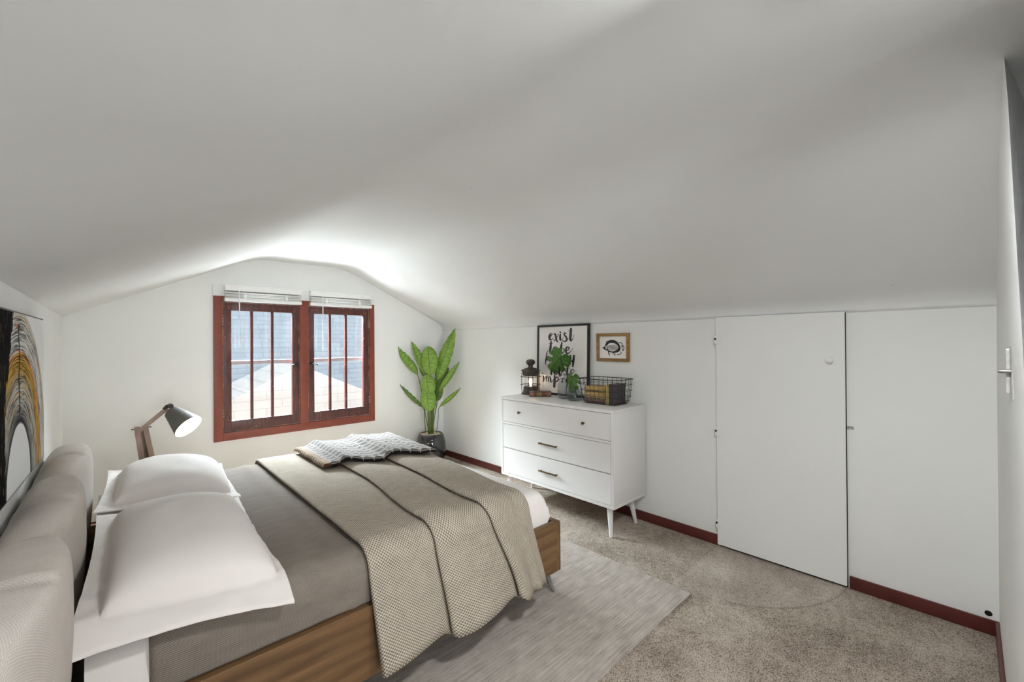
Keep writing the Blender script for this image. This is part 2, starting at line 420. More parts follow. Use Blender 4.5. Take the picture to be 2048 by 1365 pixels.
# low attic door in the right wall
DY0, DY1, DZ = .4507, 1.1273, 1.5056
d = bpy.data.objects.new('door_1', None); COL.objects.link(d); d.location = (XR, 1.127, 0); d['kind'] = 'structure'
bm = bmesh.new(); prism(bm, [(XR - .026, DY0, .014), (XR - .026, DY1, .014), (XR - .022, DY1, DZ), (XR - .026, DY0, DZ)], (.018, 0, 0))
obj('door_panel', bm, M['door'], d)
obj('door_gap_shade', BX(XR - .009, XR - .001, DY0 - .003, DY1 - .01, .003, DZ - .005), M['gap_shade'], d)  # black sheet standing for the shade in the gap round the door
for z in (1.359, .755, .151):
    bm = bmesh.new(); lathe(bm, [(.005, -.025), (.005, .025)], (XR - .030, DY1 + .003, z), 10)
    box(bm, XR - .029, XR - .026, DY1 - .028, DY1, z - .024, z + .024)
    h = obj('hinge', bm, M['door'], d, smooth=True, angle=40)
    bm = bmesh.new(); lathe(bm, [(.0055, -.006), (.0055, .008)], (XR - .0302, DY1 + .003, z + .004), 8)
    obj('hinge_pin', bm, M['darkmetal'], h)
bm = bmesh.new(); lathe(bm, [(.009, 0), (.008, .008), (.014, .014), (.018, .022), (.015, .029), (.0001, .031)], seg=24)
bmesh.ops.rotate(bm, verts=bm.verts, matrix=Matrix.Rotation(-PI / 2, 3, 'Y')); bmesh.ops.translate(bm, verts=bm.verts, vec=(XR - .025, .515, 1.241))
obj('door_knob', bm, M['door'], d, smooth=True)
# eye plate of the door hook on the wall
t = thing('latch_eye', 'small white metal eye plate on the wall beside the low door', 'latch', (XR, .432, .873))
obj('plate', BX(XR - .004, XR, .418, .447, .864, .882, .002), M['silver'], t)
bm = bmesh.new(); tube(bm, [(XR - .005 - .004 * math.sin(a), .432 + .010 * math.cos(a), .873 + .006 * math.sin(a)) for a in [i * 2 * PI / 14 for i in range(14)]], .0018, 6, closed=True)
obj('loop', bm, M['steel'], t, smooth=True)
# latch on the near wall
t = thing('door_latch', 'tall silver latch plate with a bolt on the near wall at the right', 'latch', (1.87, YN, 1.255))
obj('plate', BX(1.835, 1.915, YN, YN + .007, 1.180, 1.332, .002), M['silver'], t)
obj('rail', BX(1.905, 1.915, YN + .007, YN + .016, 1.190, 1.322, .003), M['silver'], t)
bm = bmesh.new(); lathe(bm, [(.006, 0), (.006, .020), (.004, .025)], seg=14)
bmesh.ops.rotate(bm, verts=bm.verts, matrix=Matrix.Rotation(-PI / 2, 3, 'X')); bmesh.ops.translate(bm, verts=bm.verts, vec=(1.895, YN + .007, 1.256))
obj('bolt', bm, M['steel'], t, smooth=True, angle=40)

# ------------------------------------------------------------------ window
w = bpy.data.objects.new('window_1', None); COL.objects.link(w); w.location = (1.337, YF, .526); w['kind'] = 'structure'
X0, X1, Z0, Z1 = .6204, 2.0462, .5256, 1.7661
def bar(bm, x0, x1, z0, z1, ya, yb, bev=.003): box(bm, x0, x1, ya, yb, z0, z1, bev, 2)
ya, yb = YF - .018, YF + .03
bm = bmesh.new()
bar(bm, X0, .683, Z0, Z1, ya, yb); bar(bm, 1.992, X1, Z0, Z1, ya, yb); bar(bm, .683, 1.992, Z0, .594, ya, yb); bar(bm, .683, 1.992, 1.722, Z1, ya, yb)
bar(bm, 1.300, 1.372, .594, 1.722, ya, yb)
obj('casing', bm, M['casered'], w, smooth=True, angle=30)
obj('head_board', BX(.615, 2.046, YF - .010, YF, Z1, 1.862, .003), M['whiteplastic'], w)
def sash(x0, x1, g0, g1, m0, m1, hinge_left):
    z0, z1 = .598, 1.718; bm = bmesh.new(); a, b = YF - .004, YF + .034
    bar(bm, x0, g0, z0, z1, a, b); bar(bm, g1, x1, z0, z1, a, b); bar(bm, g0, g1, z0, .690, a, b); bar(bm, g0, g1, 1.645, z1, a, b)
    s = obj('sash', bm, M['sash'], w, smooth=True, angle=30)
    for m in (m0, m1):
        obj('muntin', BX(m - .011, m + .011, a + .004, b - .006, .690, 1.645, .003), M['sash'], s)
    obj('pane', BX(g0 - .005, g1 + .005, b - .014, b - .011, .685, 1.65), M['pane'], s)
    bm = bmesh.new()       # ragged edge of chipped paint round the sash
    for (p, q) in (((x0 + .004, z0), (x0 + .004, z1)), ((x1 - .004, z0), (x1 - .004, z1)), ((x0, z0 + .004), (x1, z0 + .004)), ((x0, z1 - .004), (x1, z1 - .004))):
        L = 46; pts = []; rr = []
        for i in range(L + 1):
            f = i / L; pts.append((p[0] + (q[0] - p[0]) * f + .002 * nz(f * 30, p[0] * 9), a - .001, p[1] + (q[1] - p[1]) * f + .002 * nz(f * 30, p[1] * 7 + 5)))
            rr.append(max(.0004, .0022 + .004 * nz(f * 17 + p[0] * 5, q[1] * 3)))
        tube(bm, pts, rr, 5)
    obj('chipped_edge', bm, M['chip'], s)
    hx = x0 - .002 if hinge_left else x1 + .002
    for z in (1.55, .76):
        bm = bmesh.new()
        for i in range(5): lathe(bm, [(.006, -.006), (.006, .006)], (hx, a - .006, z + (i - 2) * .014), 8)
        for i in range(3): box(bm, hx + (.008 if hinge_left else -.014), hx + (.014 if hinge_left else -.008), a - .003, a, z + (i - 1) * .025 - .004, z + (i - 1) * .025 + .004)
        obj('hinge', bm, M['steel'], s, smooth=True, angle=40)
    hx = x1 - .03 if hinge_left else x0 + .03; sg = -1 if hinge_left else 1
    bm = bmesh.new(); box(bm, hx - .016, hx + .016, a - .005, a, 1.145, 1.175, .002)
    tube(bm, [(hx, a - .004, 1.162), (hx, a - .028, 1.162), (hx + sg * .030, a - .032, 1.158), (hx + sg * .055, a - .030, 1.150)], [.006, .006, .005, .004], 8)
    tube(bm, [(hx - sg * .018, a - .010, 1.150), (hx + sg * .03, a - .012, 1.170)], .004, 6)
    obj('latch_handle', bm, M['darkmetal'], s, smooth=True, angle=50)
    for cx in (g0 - .02, g1 + .02):
        obj('sash_screw', BX(cx - .008, cx + .008, a - .003, a, 1.655, 1.690, .003), M['casered'], s)
sash(.683, 1.300, .750, 1.237, .905, 1.069, True)
sash(1.372, 1.992, 1.434, 1.928, 1.587, 1.747, False)
# storm window outside: white frame with a meeting rail
a, b = YF + .105, YF + .13
for x0, x1 in ((.70, 1.315), (1.36, 2.015)):
    bm = bmesh.new()
    bar(bm, x0 - .04, x0 + .012, .565, 1.745, a, b); bar(bm, x1 - .012, x1 + .04, .565, 1.745, a, b); bar(bm, x0, x1, .565, .61, a, b); bar(bm, x0, x1, 1.70, 1.745, a, b)
    bar(bm, x0, x1, 1.168, 1.205, a, b)
    s = obj('storm_frame', bm, M['storm'], w, smooth=True, angle=30)
    obj('storm_pane', BX(x0, x1, b - .010, b - .007, .60, 1.71), M['pane'], s)

# raised venetian blinds
def blind(x0, x1, wx, label):
    t = thing('window_blind', label, 'blind', ((x0 + x1) / 2, YF - .03, 1.72), 0, 'raised white blinds over the window')
    f0, f1 = YF - .062, YF - .012
    obj('headrail', BX(x0, x1, f0 - .004, f1, 1.812, 1.864, .004), M['whiteplastic'], t, smooth=True, angle=30)
    for i in range(6):
        z = 1.802 - i * .0092; bm = bmesh.new()
        grid(bm, 1, 6, lambda u, v: (x0 + .004 + (x1 - x0 - .008) * u, f0 + (f1 - f0) * v, z + .004 * math.sin(PI * v) + .0012 * math.sin(i * 2.1 + u * 5)))
        obj('slat', bm, M['whiteplastic'], t, smooth=True, solid=.0062)
    obj('bottom_rail', BX(x0, x1, f0, f1, 1.722, 1.748, .004), M['whiteplastic'], t, smooth=True, angle=30)
    for cx in (x0 + (x1 - x0) * .24, x0 + (x1 - x0) * .78):
        bm = bmesh.new(); box(bm, cx - .012, cx + .012, f0 - .010, f0, 1.752, 1.790, .004)
        tube(bm, [(cx - .006, f0 - .006, 1.812), (cx, f0 - .009, 1.79), (cx + .004, f0 - .007, 1.73)], .0022, 6)
        obj('cord_clip', bm, M['whiteplastic'], t, smooth=True, angle=40)
    bm = bmesh.new(); tube(bm, [(wx, f0 - .012, 1.812), (wx + .001, f0 - .014, 1.55), (wx + .003, f0 - .014, 1.298)], [.0045, .0045, .0055], 6)
    obj('tilt_wand', bm, M['whiteplastic'], t, smooth=True, angle=50)
blind(.694, 1.306, .796, 'white raised blind over the hinged window beside the lamp')
blind(1.384, 2.000, 1.492, 'white raised blind over the hinged window beside the tall plant')

# ------------------------------------------------------------------ outside: the neighbour's house
def shingle(name, c1, c2, scale=.16):
    k = N(name); v = k.map()
    x = k.sep(v); u = k.n('ShaderNodeCombineXYZ', i_X=x[0], i_Y=x[2]).outputs[0]
    b = k.n('ShaderNodeTexBrick', i_Vector=u, i_Scale=1., i_Color1=c1, i_Color2=c2, i_Mortar=tuple(q * .7 for q in c1)); b.inputs['Brick Width'].default_value = scale * 2; b.inputs['Row Height'].default_value = scale * .6; b.inputs['Mortar Size'].default_value = .006
    n = k.noise(v, 2.2, 4); c = k.mix(k.math('MULTIPLY', n, .6), b.outputs[0], tuple(min(1, q * 1.35) for q in c2))
    k.bsdf(c, .9, 0, k.bump(b.outputs[1], -.3, .01)); return k.m
M['roofshingle'] = shingle('blue_grey_shingles', srgb(138, 154, 168), srgb(160, 175, 188))
M['siding'] = shingle('pale_sunlit_siding', srgb(200, 202, 204), srgb(212, 213, 214), .22)  # pale tone carries the sunlight of the bright patch
t = thing('neighbour_house', 'house with blue-grey shingle roof and a pale gable standing for its sunlit patch seen through the window', 'house', (2.2, 8, -1.5))
bm = bmesh.new(); prism(bm, [(-7, 8.0, -.9), (12, 8.0, -.9), (12, 12.0, 4.2), (-7, 12.0, 4.2)], (0, .1, -.1)); obj('roof', bm, M['roofshingle'], t)
bm = bmesh.new(); prism(bm, [(.35, 7.5, -3.2), (4.4, 7.5, -3.2), (4.4, 7.5, .03), (2.25, 7.5, 1.0), (.35, 7.5, .06)], (0, 1.6, 0)); obj('sunlit_patch_gable', bm, M['siding'], t)  # made-up gable, its pale colour stands for a sunlit patch
obj('wall', BX(-7, 12, 8.1, 12, -3.2, -.9), M['siding'], t)
bm = bmesh.new(); poly(bm, [(-12, YF + .3, -3.2), (16, YF + .3, -3.2), (16, 14, -3.2), (-12, 14, -3.2)])
struct('ground', bm, plain('outside_ground', srgb(150, 150, 140), .9), base=(2, 8, -3.2))

# ------------------------------------------------------------------ rug
RX0, RX1, RY0, RY1 = .15, 2.238, 1.010, 3.15
def rugfn(u, v):
    x = RX0 + (RX1 - RX0) * u; y = RY0 + (RY1 - RY0) * v
    if u > .999: x += .004 * nz(y * 40, 1) + .003 * nz(y * 130, 4)
    if v < .001: y += .002 * nz(x * 60, 7)
    return (x, y, .009 + .0006 * nz(x * 20, y * 60))
bm = bmesh.new(); grid(bm, 60, 200, rugfn, lambda u, v: (u * 2, v * 2))
tag(obj('rug', bm, M['rug'], base=(1.2, 2.0, 0), solid=.008), 'streaky grey-beige woven rug lying on the carpet under the bed', 'rug')

# ------------------------------------------------------------------ bed
BX0, BX1, BY0, BY1, BZ0, BZ1 = -.16, 1.755, 1.500, 3.225, .128, .389
bed = thing('bed', 'walnut platform bed with tufted linen headboard standing on the rug', 'bed', (.8, 2.36, 0))
th = .032
obj('side_rail', BX(BX0, BX1 - th, BY0, BY0 + th, BZ0, BZ1, .002), M['bedwood'], bed)
obj('side_rail', BX(BX0, BX1 - th, BY1 - th, BY1, BZ0, BZ1, .002), M['bedwood'], bed)
obj('foot_rail', BX(BX1 - th, BX1, BY0, BY1, BZ0, BZ1, .002), M['bedwood_y'], bed)
obj('slat_base', BX(BX0, BX1 - th, BY0 + th, BY1 - th, BZ0 + .03, BZ0 + .06), M['bedwood'], bed)
for x, y, sx, sy in ((BX1 - .06, BY0 + .06, 1, -1), (BX1 - .06, BY1 - .06, 1, 1), (BX0 + .12, BY0 + .06, -1, -1), (BX0 + .12, BY1 - .06, -1, 1)):
    bm = bmesh.new(); tube(bm, [(x, y, BZ0), (x + sx * .018, y + sy * .018, .055), (x + sx * .032, y + sy * .032, .010)], [.017, .013, .008], 12)
    obj('leg', bm, M['greymetal'], bed, smooth=True, angle=50)
# headboard: three plump cushions
def cushion(ya, yb):
    bm = bmesh.new()
    # closed section in x-z, running up the back, over the top and down the front
    sec = cr([(-.252, .16), (-.255, .45), (-.254, .66), (-.246, .745), (-.225, .796), (-.190, .828), (-.140, .840), (-.100, .836), (-.079, .822), (-.069, .790), (-.066, .73), (-.066, .62), (-.072, .50), (-.085, .38), (-.10, .20)], 4)
    L = [0]
    for a, b in zip(sec, sec[1:]): L.append(L[-1] + (a - b).length)
    n = len(sec) - 1; mid = Vector((-.165, .45))
    def fn(u, v):
        p = sec[round(u * n)]; e = abs(2 * v - 1); s = (1 - e ** 14) ** .5 if e < 1 else 0
        top = sstep(.55, .8, p.y)
        k = 1 - (1 - s) * .10
        q = mid + (p - mid) * k
        y = (ya + yb) / 2 + (yb - ya) / 2 * (2 * v - 1) * 1.0
        # drawn wrinkle across the top near the front edge
        yw = ya + .36 * (yb - ya) + .03 * math.sin(u * 9)
        wr = -.010 * math.exp(-((y - yw) / .012) ** 2) * top * sstep(-.25, -.20, p.x) * sstep(-.07, -.10, p.x)
        wr += .006 * math.exp(-((y - yw - .028) / .02) ** 2) * top
        puff = .012 * nz(y * 5, u * 6, ya)
        x = -.255 + (q.x + .255) * (1 - .33 * e ** 2.4 * sstep(.25, .6, p.y)) - .006; z = q.y + wr + puff * top * .6 + (.012 - .042 * e ** 3.2) * top
        x = max(x, XL + .004)
        return (x, y, z)
    nv = 48
    vs = grid(bm, n, nv, fn, lambda u, v: (L[round(u * n)], (yb - ya) * v))
    for j in (0, nv): bm.faces.new([vs[i][j] for i in range(n + 1)])
    uvl = bm.loops.layers.uv.verify()
    for f in bm.faces:
        if len(f.verts) > 4:
            for l in f.loops: l[uvl].uv = (l.vert.co.x, l.vert.co.z)
    return obj('headboard_cushion', bm, M['linen'], bed, smooth=True, angle=70)
cushion(2.570, 3.310); cushion(1.815, 2.556); cushion(1.16, 1.800)
obj('headboard_frame', BX(-.256, -.17, 1.30, 3.27, .10, .40), M['linen'], bed)

# mattress with its white sheet
MX0, MX1, MY0, MY1, MZ0, MZ1 = -.055, 1.690, 1.536, 3.190, .19, .562
def superbox(bm, x0, x1, y0, y1, z0, z1, r, n=6, fn=None):
    box(bm, x0, x1, y0, y1, z0, z1)
    bmesh.ops.subdivide_edges(bm, edges=bm.edges[:], cuts=0)
    bmesh.ops.bevel(bm, geom=bm.edges[:], offset=r, segments=n, affect='EDGES', profile=.5)
bm = bmesh.new()
def mfn(u, v):
    # v runs over the foot end and top, u across
    return (0, 0, 0)
NX, NY = 90, 80
def bedtop(x, y, r=.055):
    """height of the mattress top, rounded at the edges"""
    d = min(x - MX0, MX1 - x, y - MY0, MY1 - y)
    dx = min(MX1 - x, 1); dy = min(y - MY0, MY1 - y)
    def rd(d): return 0 if d >= r else (r - math.sqrt(max(0, r * r - (r - d) ** 2)))
    return MZ1 - rd(max(0, dx)) - rd(max(0, dy)) - .004 * math.exp(-d / .2)
xs = [MX0 + (MX1 - MX0) * i / NX for i in range(NX + 1)]
xs = sorted(set(xs + [MX1 - .055 * (1 - math.cos(a)) for a in [PI / 2 * k / 8 for k in range(9)]]))
ys = sorted(set([MY0 + (MY1 - MY0) * i / NY for i in range(NY + 1)] + [MY0 + .055 * (1 - math.cos(PI / 2 * k / 8)) for k in range(9)] + [MY1 - .055 * (1 - math.cos(PI / 2 * k / 8)) for k in range(9)]))
vs = []
for x in xs:
    row = []
    for y in ys:
        wr = .004 * nz(x * 7, y * 3) * sstep(MX1 - .35, MX1 - .05, x) + .002 * nz(x * 14, y * 9)
        row.append(bm.verts.new((x, y, bedtop(x, y) + wr)))
    vs.append(row)
for i in range(len(xs) - 1):
    for j in range(len(ys) - 1): bm.faces.new((vs[i][j], vs[i + 1][j], vs[i + 1][j + 1], vs[i][j + 1]))
edge = [vs[i][0] for i in range(len(xs))] + [vs[-1][j] for j in range(1, len(ys))] + [vs[i][-1] for i in range(len(xs) - 2, -1, -1)] + [vs[0][j] for j in range(len(ys) - 2, 0, -1)]
prev = edge; n = len(edge); cz = Vector(((MX0 + MX1) / 2, (MY0 + MY1) / 2, 0))
for k, zf in enumerate((.47, .42, .37, .30, MZ0)):
    ring = []
    for q, e in enumerate(edge):
        dirv = Vector((e.co.x - cz.x, e.co.y - cz.y, 0)); outx = 1 if e.co.x > MX1 - 1e-3 else 0; outy = -1 if e.co.y < MY0 + 1e-3 else (1 if e.co.y > MY1 - 1e-3 else 0)
        b = (.010 * math.sin(PI * (k + 1) / 5.5) + .006 * nz(e.co.x * 9 + k * .6, e.co.y * 9, k * .35)) if zf > .39 else -.004
        if outx and not outy and zf > .37: b += .004
        ring.append(bm.verts.new((e.co.x + outx * b, e.co.y + outy * b, zf)))
    for q in range(n): bm.faces.new((prev[q], prev[(q + 1) % n], ring[(q + 1) % n], ring[q]))
    prev = ring
bm.faces.new(prev)
tag(obj('mattress', bm, M['sheet'], smooth=True, angle=60), 'thick mattress in a white fitted sheet set in the wooden bed frame', 'mattress')

# ---- draped cloths share one path: over the far edge, across the top, down the near side
def drape_path(off, zfar, znear, flare=0., r=.075):
    yt0, yt1 = MY1 + off, MY0 - off; zt = MZ1 + off
    pts = [(yt0 + .005, zfar)]
    for k in range(7):
        a = PI / 2 * k / 6; pts.append((yt0 - r + r * math.cos(a), zt - r + r * math.sin(a)))
    n = 26
    for k in range(1, n): pts.append((yt0 - r + (yt1 + r - yt0 + r) * k / n, zt))
    for k in range(9):
        a = PI / 2 * k / 8; pts.append((yt1 + r - r * math.sin(a), zt - r + r * math.cos(a)))
    m = 12
    for k in range(1, m + 1): pts.append((yt1 - flare * (k / m) ** 1.3, zt - r + (znear - zt + r) * k / m))
    P = [Vector(p) for p in pts]; S = [0]
    for a, b in zip(P, P[1:]): S.append(S[-1] + (a - b).length)
    nrm = []
    for i in range(len(P)):
        a = P[max(0, i - 1)]; b = P[min(len(P) - 1, i + 1)]; t = (b - a).normalized(); nrm.append(Vector((-t.y, t.x)) * -1)
    return P, S, nrm, (7, 7 + n - 1, 7 + n - 1 + 9)   # indices: top starts, top ends, drop starts

# coverlet tucked into the frame
P, S, Nn, ix = drape_path(.010, .395, .392, -.004)
CX0, CX1 = .070, 1.30
bm = bmesh.new(); n = len(P) - 1; NU = 70
def cvfn(u, v):
    j = round(v * n); p = P[j]; nn = Nn[j]; x = CX0 + (CX1 - CX0) * u
    onT = sstep(.40, .55, p.y)
    d = .003 + .004 * nz(x * 4, S[j] * 3) + .003 * nz(x * 12, S[j] * 2, 3)
    d += .007 * math.exp(-((x - .62 + .02 * math.sin(S[j] * 2)) / .022) ** 2)           # seam ridge just left of the throw
    d += .010 * math.exp(-((x - .45 - .12 * (p.x - 1.6)) / .10) ** 2) * onT * sstep(2.4, 1.6, p.x)
    if u < .001: d -= .004
    d = max(d, .0005) + .002
    return (x + .004 * nz(S[j] * 2, 1) * (1 if u < .01 else 0), p.x + nn.x * d, p.y + nn.y * d)
grid(bm, NU, n, cvfn, lambda u, v: (CX0 + (CX1 - CX0) * u, S[round(v * n)]))
tag(obj('coverlet', bm, M['coverlet'], smooth=True, solid=.004), 'finely woven taupe coverlet tucked round the mattress beside the pillows', 'coverlet')

# throw with three lapped pleats
P, S, Nn, ix = drape_path(.029, .398, .165, .055, .085)
SEC = [(.690, .003), (.692, .011), (.705, .014), (.78, .013), (.88, .009), (.95, .005), (.990, .0035), (1.000, .005), (.985, .0075), (.966, .0115), (.957, .018), (.962, .026), (.978, .032), (1.005, .035), (1.05, .033), (1.12, .022), (1.19, .011), (1.25, .005), (1.268, .0045), (1.274, .006), (1.260, .0085), (1.238, .013), (1.229, .020), (1.234, .029), (1.250, .035), (1.28, .037), (1.34, .030), (1.42, .016), (1.48, .012), (1.505, .012), (1.516, .009), (1.518, .003)]
sec = cr(SEC, 4); ns = len(sec) - 1; SL = [0]
for a, b in zip(sec, sec[1:]): SL.append(SL[-1] + (a - b).length)
tA, tB, tC = S[ix[0]], S[ix[1]], S[ix[2]]; tE = S[-1]
def shift(x, s):
    an = [.690, .965, 1.245, 1.518]
    far = [-.010, .085, .075, .085]; mid = [-.012, .065, .05, .05]; near = [-.012, -.005, .005, -.010]; low = [.005, .035, .135, .030]
    f = (s - tA) / (tB - tA)
    if s <= tB:
        a, b, k = (far, mid, max(0, f) / .55) if f < .55 else (mid, near, (f - .55) / .45)
    else: a, b, k = near, low, (s - tB) / (tE - tB)
    k = k * k * (3 - 2 * k)
    return interp(x, an, [p + (q - p) * k for p, q in zip(a, b)])
bm = bmesh.new(); n = len(P) - 1
def thfn(u, v):
    j = round(v * n); p = P[j]; nn = Nn[j]; s = S[j]; q = sec[round(u * ns)]
    drop = max(0, (s - tC) / (tE - tC)); up = 1 + .9 * drop
    d = q.y * up + .003 * nz(q.x * 8, s * 4)
    x = q.x + shift(q.x, s)
    d += drop * (.010 * math.sin((q.x - .69) * 17 + .5) + .016 * math.exp(-((q.x - 1.43) / .03) ** 2) - .012 * math.exp(-((q.x - 1.37) / .03) ** 2))
    d += drop * .012
    z = p.y + nn.y * d
    # the hem sags at the pleat tips and lifts towards the next
    sag = interp(q.x, [.69, .74, .94, .97, 1.02, 1.22, 1.25, 1.30, 1.45, 1.52], [-.006, .0, .016, -.006, -.008, .014, -.012, -.012, .0, .01])
    z += sag * drop ** 1.5
    return (x, p.x + nn.x * d, z)
grid(bm, ns, n, thfn, lambda u, v: (SL[round(u * ns)], S[round(v * n)]))
tag(obj('throw_blanket', bm, M['throw'], smooth=True, solid=.004), 'wide taupe waffle-weave throw with lapped pleats hanging over the bed side', 'throw')

# folded patterned blanket
def pattern_mat():
    k = N('zigzag_dash_cotton'); uv = k.sep(k.co('UV'))
    PX, PY = .095, .068
    xx = k.math('DIVIDE', uv[0], PX); fx = k.math('FRACT', xx)
    zig = k.math('ABSOLUTE', k.math('SUBTRACT', fx, .5))                     # 0..0.5 triangle
    yy = k.math('ADD', k.math('DIVIDE', uv[1], PY), k.math('MULTIPLY', zig, 1.1))
    fy = k.math('FRACT', yy)
    row = k.math('FRACT', k.math('MULTIPLY', k.math('FLOOR', yy), .5))
    band = k.math('MULTIPLY', k.math('LESS_THAN', fy, .60), k.math('LESS_THAN', k.math('FRACT', k.math('MULTIPLY', fy, 3.333)), .56))
    gaps = k.math('GREATER_THAN', k.math('FRACT', k.math('MULTIPLY', fx, 2.)), .16)
    d = k.math('MULTIPLY', band, gaps)
    nzv = k.noise(k.co('UV'), 40, 3)
    d = k.math('MULTIPLY', d, k.ramp(nzv, [(.25, .45), (.6, 1.)]))
    # triangle border near the front hem (v < .05)
    bx = k.math('ABSOLUTE', k.math('SUBTRACT', k.math('FRACT', k.math('DIVIDE', uv[0], .062)), .5))
    tri = k.math('LESS_THAN', k.math('DIVIDE', uv[1], .050), k.math('MULTIPLY', bx, 2.))
    dots = k.math('LESS_THAN', k.math('ABSOLUTE', k.math('SUBTRACT', k.math('FRACT', k.math('DIVIDE', uv[1], .02)), .5)), .2)
    bord = k.math('LESS_THAN', uv[1], .045)
    dd = k.math('ADD', k.math('MULTIPLY', d, k.math('SUBTRACT', 1., bord)), k.math('MULTIPLY', bord, k.math('MULTIPLY', tri, k.math('SUBTRACT', 1., k.math('MULTIPLY', dots, .6)))))
    c = k.mix(k.math('MULTIPLY', dd, 1.), srgb(142, 136, 131), srgb(20, 16, 15))
    # ochre-brown stripes on the folded left edge
    left = k.math('LESS_THAN', uv[0], .045)
    st = k.math('LESS_THAN', k.math('FRACT', k.math('DIVIDE', uv[1], .045)), .22)
    c = k.mix(left, c, k.mix(st, srgb(146, 130, 110), srgb(70, 48, 32)))
    k.bsdf(c, .92, 0, k.bump(k.noise(k.co('UV'), 320, 2), .4, .002), .15); return k.m
M['pattern'] = pattern_mat()
PBX0, PBX1, PBY0, PBY1 = .905, 1.600, 2.455, 3.17
def pbh(x, y):   # resting surface: top of the throw under it
    f1 = 1.035 + .02 * (y - 2.4); f2 = 1.30 + .02 * (y - 2.4)
    b = .575 + .013 + .029
    bump1 = .030 * math.exp(-max(0, x - f1) / .09) * sstep(f1 - .07, f1, x)
    bump2 = .032 * math.exp(-max(0, x - f2) / .11) * sstep(f2 - .07, f2, x)
    z = b + bump1 + bump2
    e = max(0, y - (MY1 - .06)); return z - e * e * 3
bm = bmesh.new(); NU, NV = 90, 80
def scal(x):   # wavy front hem
    return .020 * math.sin((x - .9) * 13 + 1.0) + .010 * nz(x * 9, 2)
def pbfn(u, v, lift=0):
    x = PBX0 + (PBX1 - PBX0) * u; y = PBY0 + scal(x) * (1 - v) + (PBY1 - PBY0) * v + .13 * (1 - u) * (1 - v) - .02 * u
    x = x + .10 * (1 - v) * (1 - u) * .0 + .03 * (v - .5) * u
    e = min(u * (PBX1 - PBX0), (1 - u) * (PBX1 - PBX0), v * .7 + .0)
    r = .020; edge = 1 if e >= r else math.sqrt(max(0, 1 - (1 - e / r) ** 2))
    z = pbh(x, y) + .003 + .022 * edge + .006 * nz(x * 7, y * 7) + .004 * nz(x * 16, y * 14)
    return (x, y, z)
grid(bm, NU, NV, pbfn, lambda u, v: ((PBX1 - PBX0) * u, (PBY1 - PBY0) * v))
tag(obj('patterned_blanket', bm, M['pattern'], smooth=True, solid=.005), 'folded cream blanket with dark zigzag dashes on top of the throw', 'blanket')

# ------------------------------------------------------------------ pillows
def pillow(c, a, b, h, rot, tilt, label, seed, droop):
    bm = bmesh.new(); NU, NV = 64, 96; fl = .055
    R = Matrix.Rotation(rot, 3, 'Z') @ Matrix.Rotation(tilt, 3, 'Y')
    top = {}
    def shape(u, v, sgn):
        x = (2 * u - 1); y = (2 * v - 1)
        px = x * a; py = y * b
        # corners pulled out, sides drawn in
        px *= 1 - .055 * (1 - y * y) ** 1.0 * abs(x) ** 3; py *= 1 - .03 * (1 - x * x) * abs(y) ** 3
        ia, ib = (a - (fl * .45 if x > 0 else fl)) / a, (b - (fl * 1.5 if y < 0 else fl)) / b
        ex = max(0, 1 - abs(x / ia) ** 2.6); ey = max(0, 1 - abs(y / ib) ** 3.0)
        t = (ex * ey) ** .45
        hh = h * t if sgn > 0 else -h * .22 * t
        wr = .006 * nz(px * 9 + seed, py * 7) * t + .010 * nz(px * 4, py * 4, seed) * t
        inn = sstep(0, .25, t)
        wr += .007 * nz(px * 18, py * 18, seed) * (1 - inn)
        seam = -.005 * math.exp(-((max(abs(x) / ia, abs(y) / ib) - 1.0) / .025) ** 2)
        z = hh + wr * (1 if sgn > 0 else .3) + sgn * .003 + (seam if sgn > 0 else 0)
        q = R @ Vector((px, py, z)) + Vector(c)
        # flange hangs past the near edge of the mattress
        dy = max(0, 1.56 - q.y); dr = droop * (dy * .35 + dy * dy * 2)
        q.z -= dr
        return q
    for sgn in (1, -1):
        vs = grid(bm, NU, NV, lambda u, v: shape(u, v, sgn))
        top[sgn] = vs
    for i in range(NU):
        for j in (0, NV): bm.faces.new((top[1][i][j], top[1][i + 1][j], top[-1][i + 1][j], top[-1][i][j]))
    for j in range(NV):
        for i in (0, NU): bm.faces.new((top[1][i][j], top[1][i][j + 1], top[-1][i][j + 1], top[-1][i][j]))
    return tag(obj('pillow', bm, M['pillow'], smooth=True, angle=75), label, 'pillow', 'white pillows on the bed')
pillow((.182, 1.960, .620), .252, .500, .120, math.radians(-2), math.radians(5), 'large white flanged pillow at the open side of the bed', 3., 1.)
pillow((.220, 2.860, .625), .264, .385, .120, math.radians(-3), math.radians(6), 'white flanged pillow on the lamp side of the bed', 11., 0.)

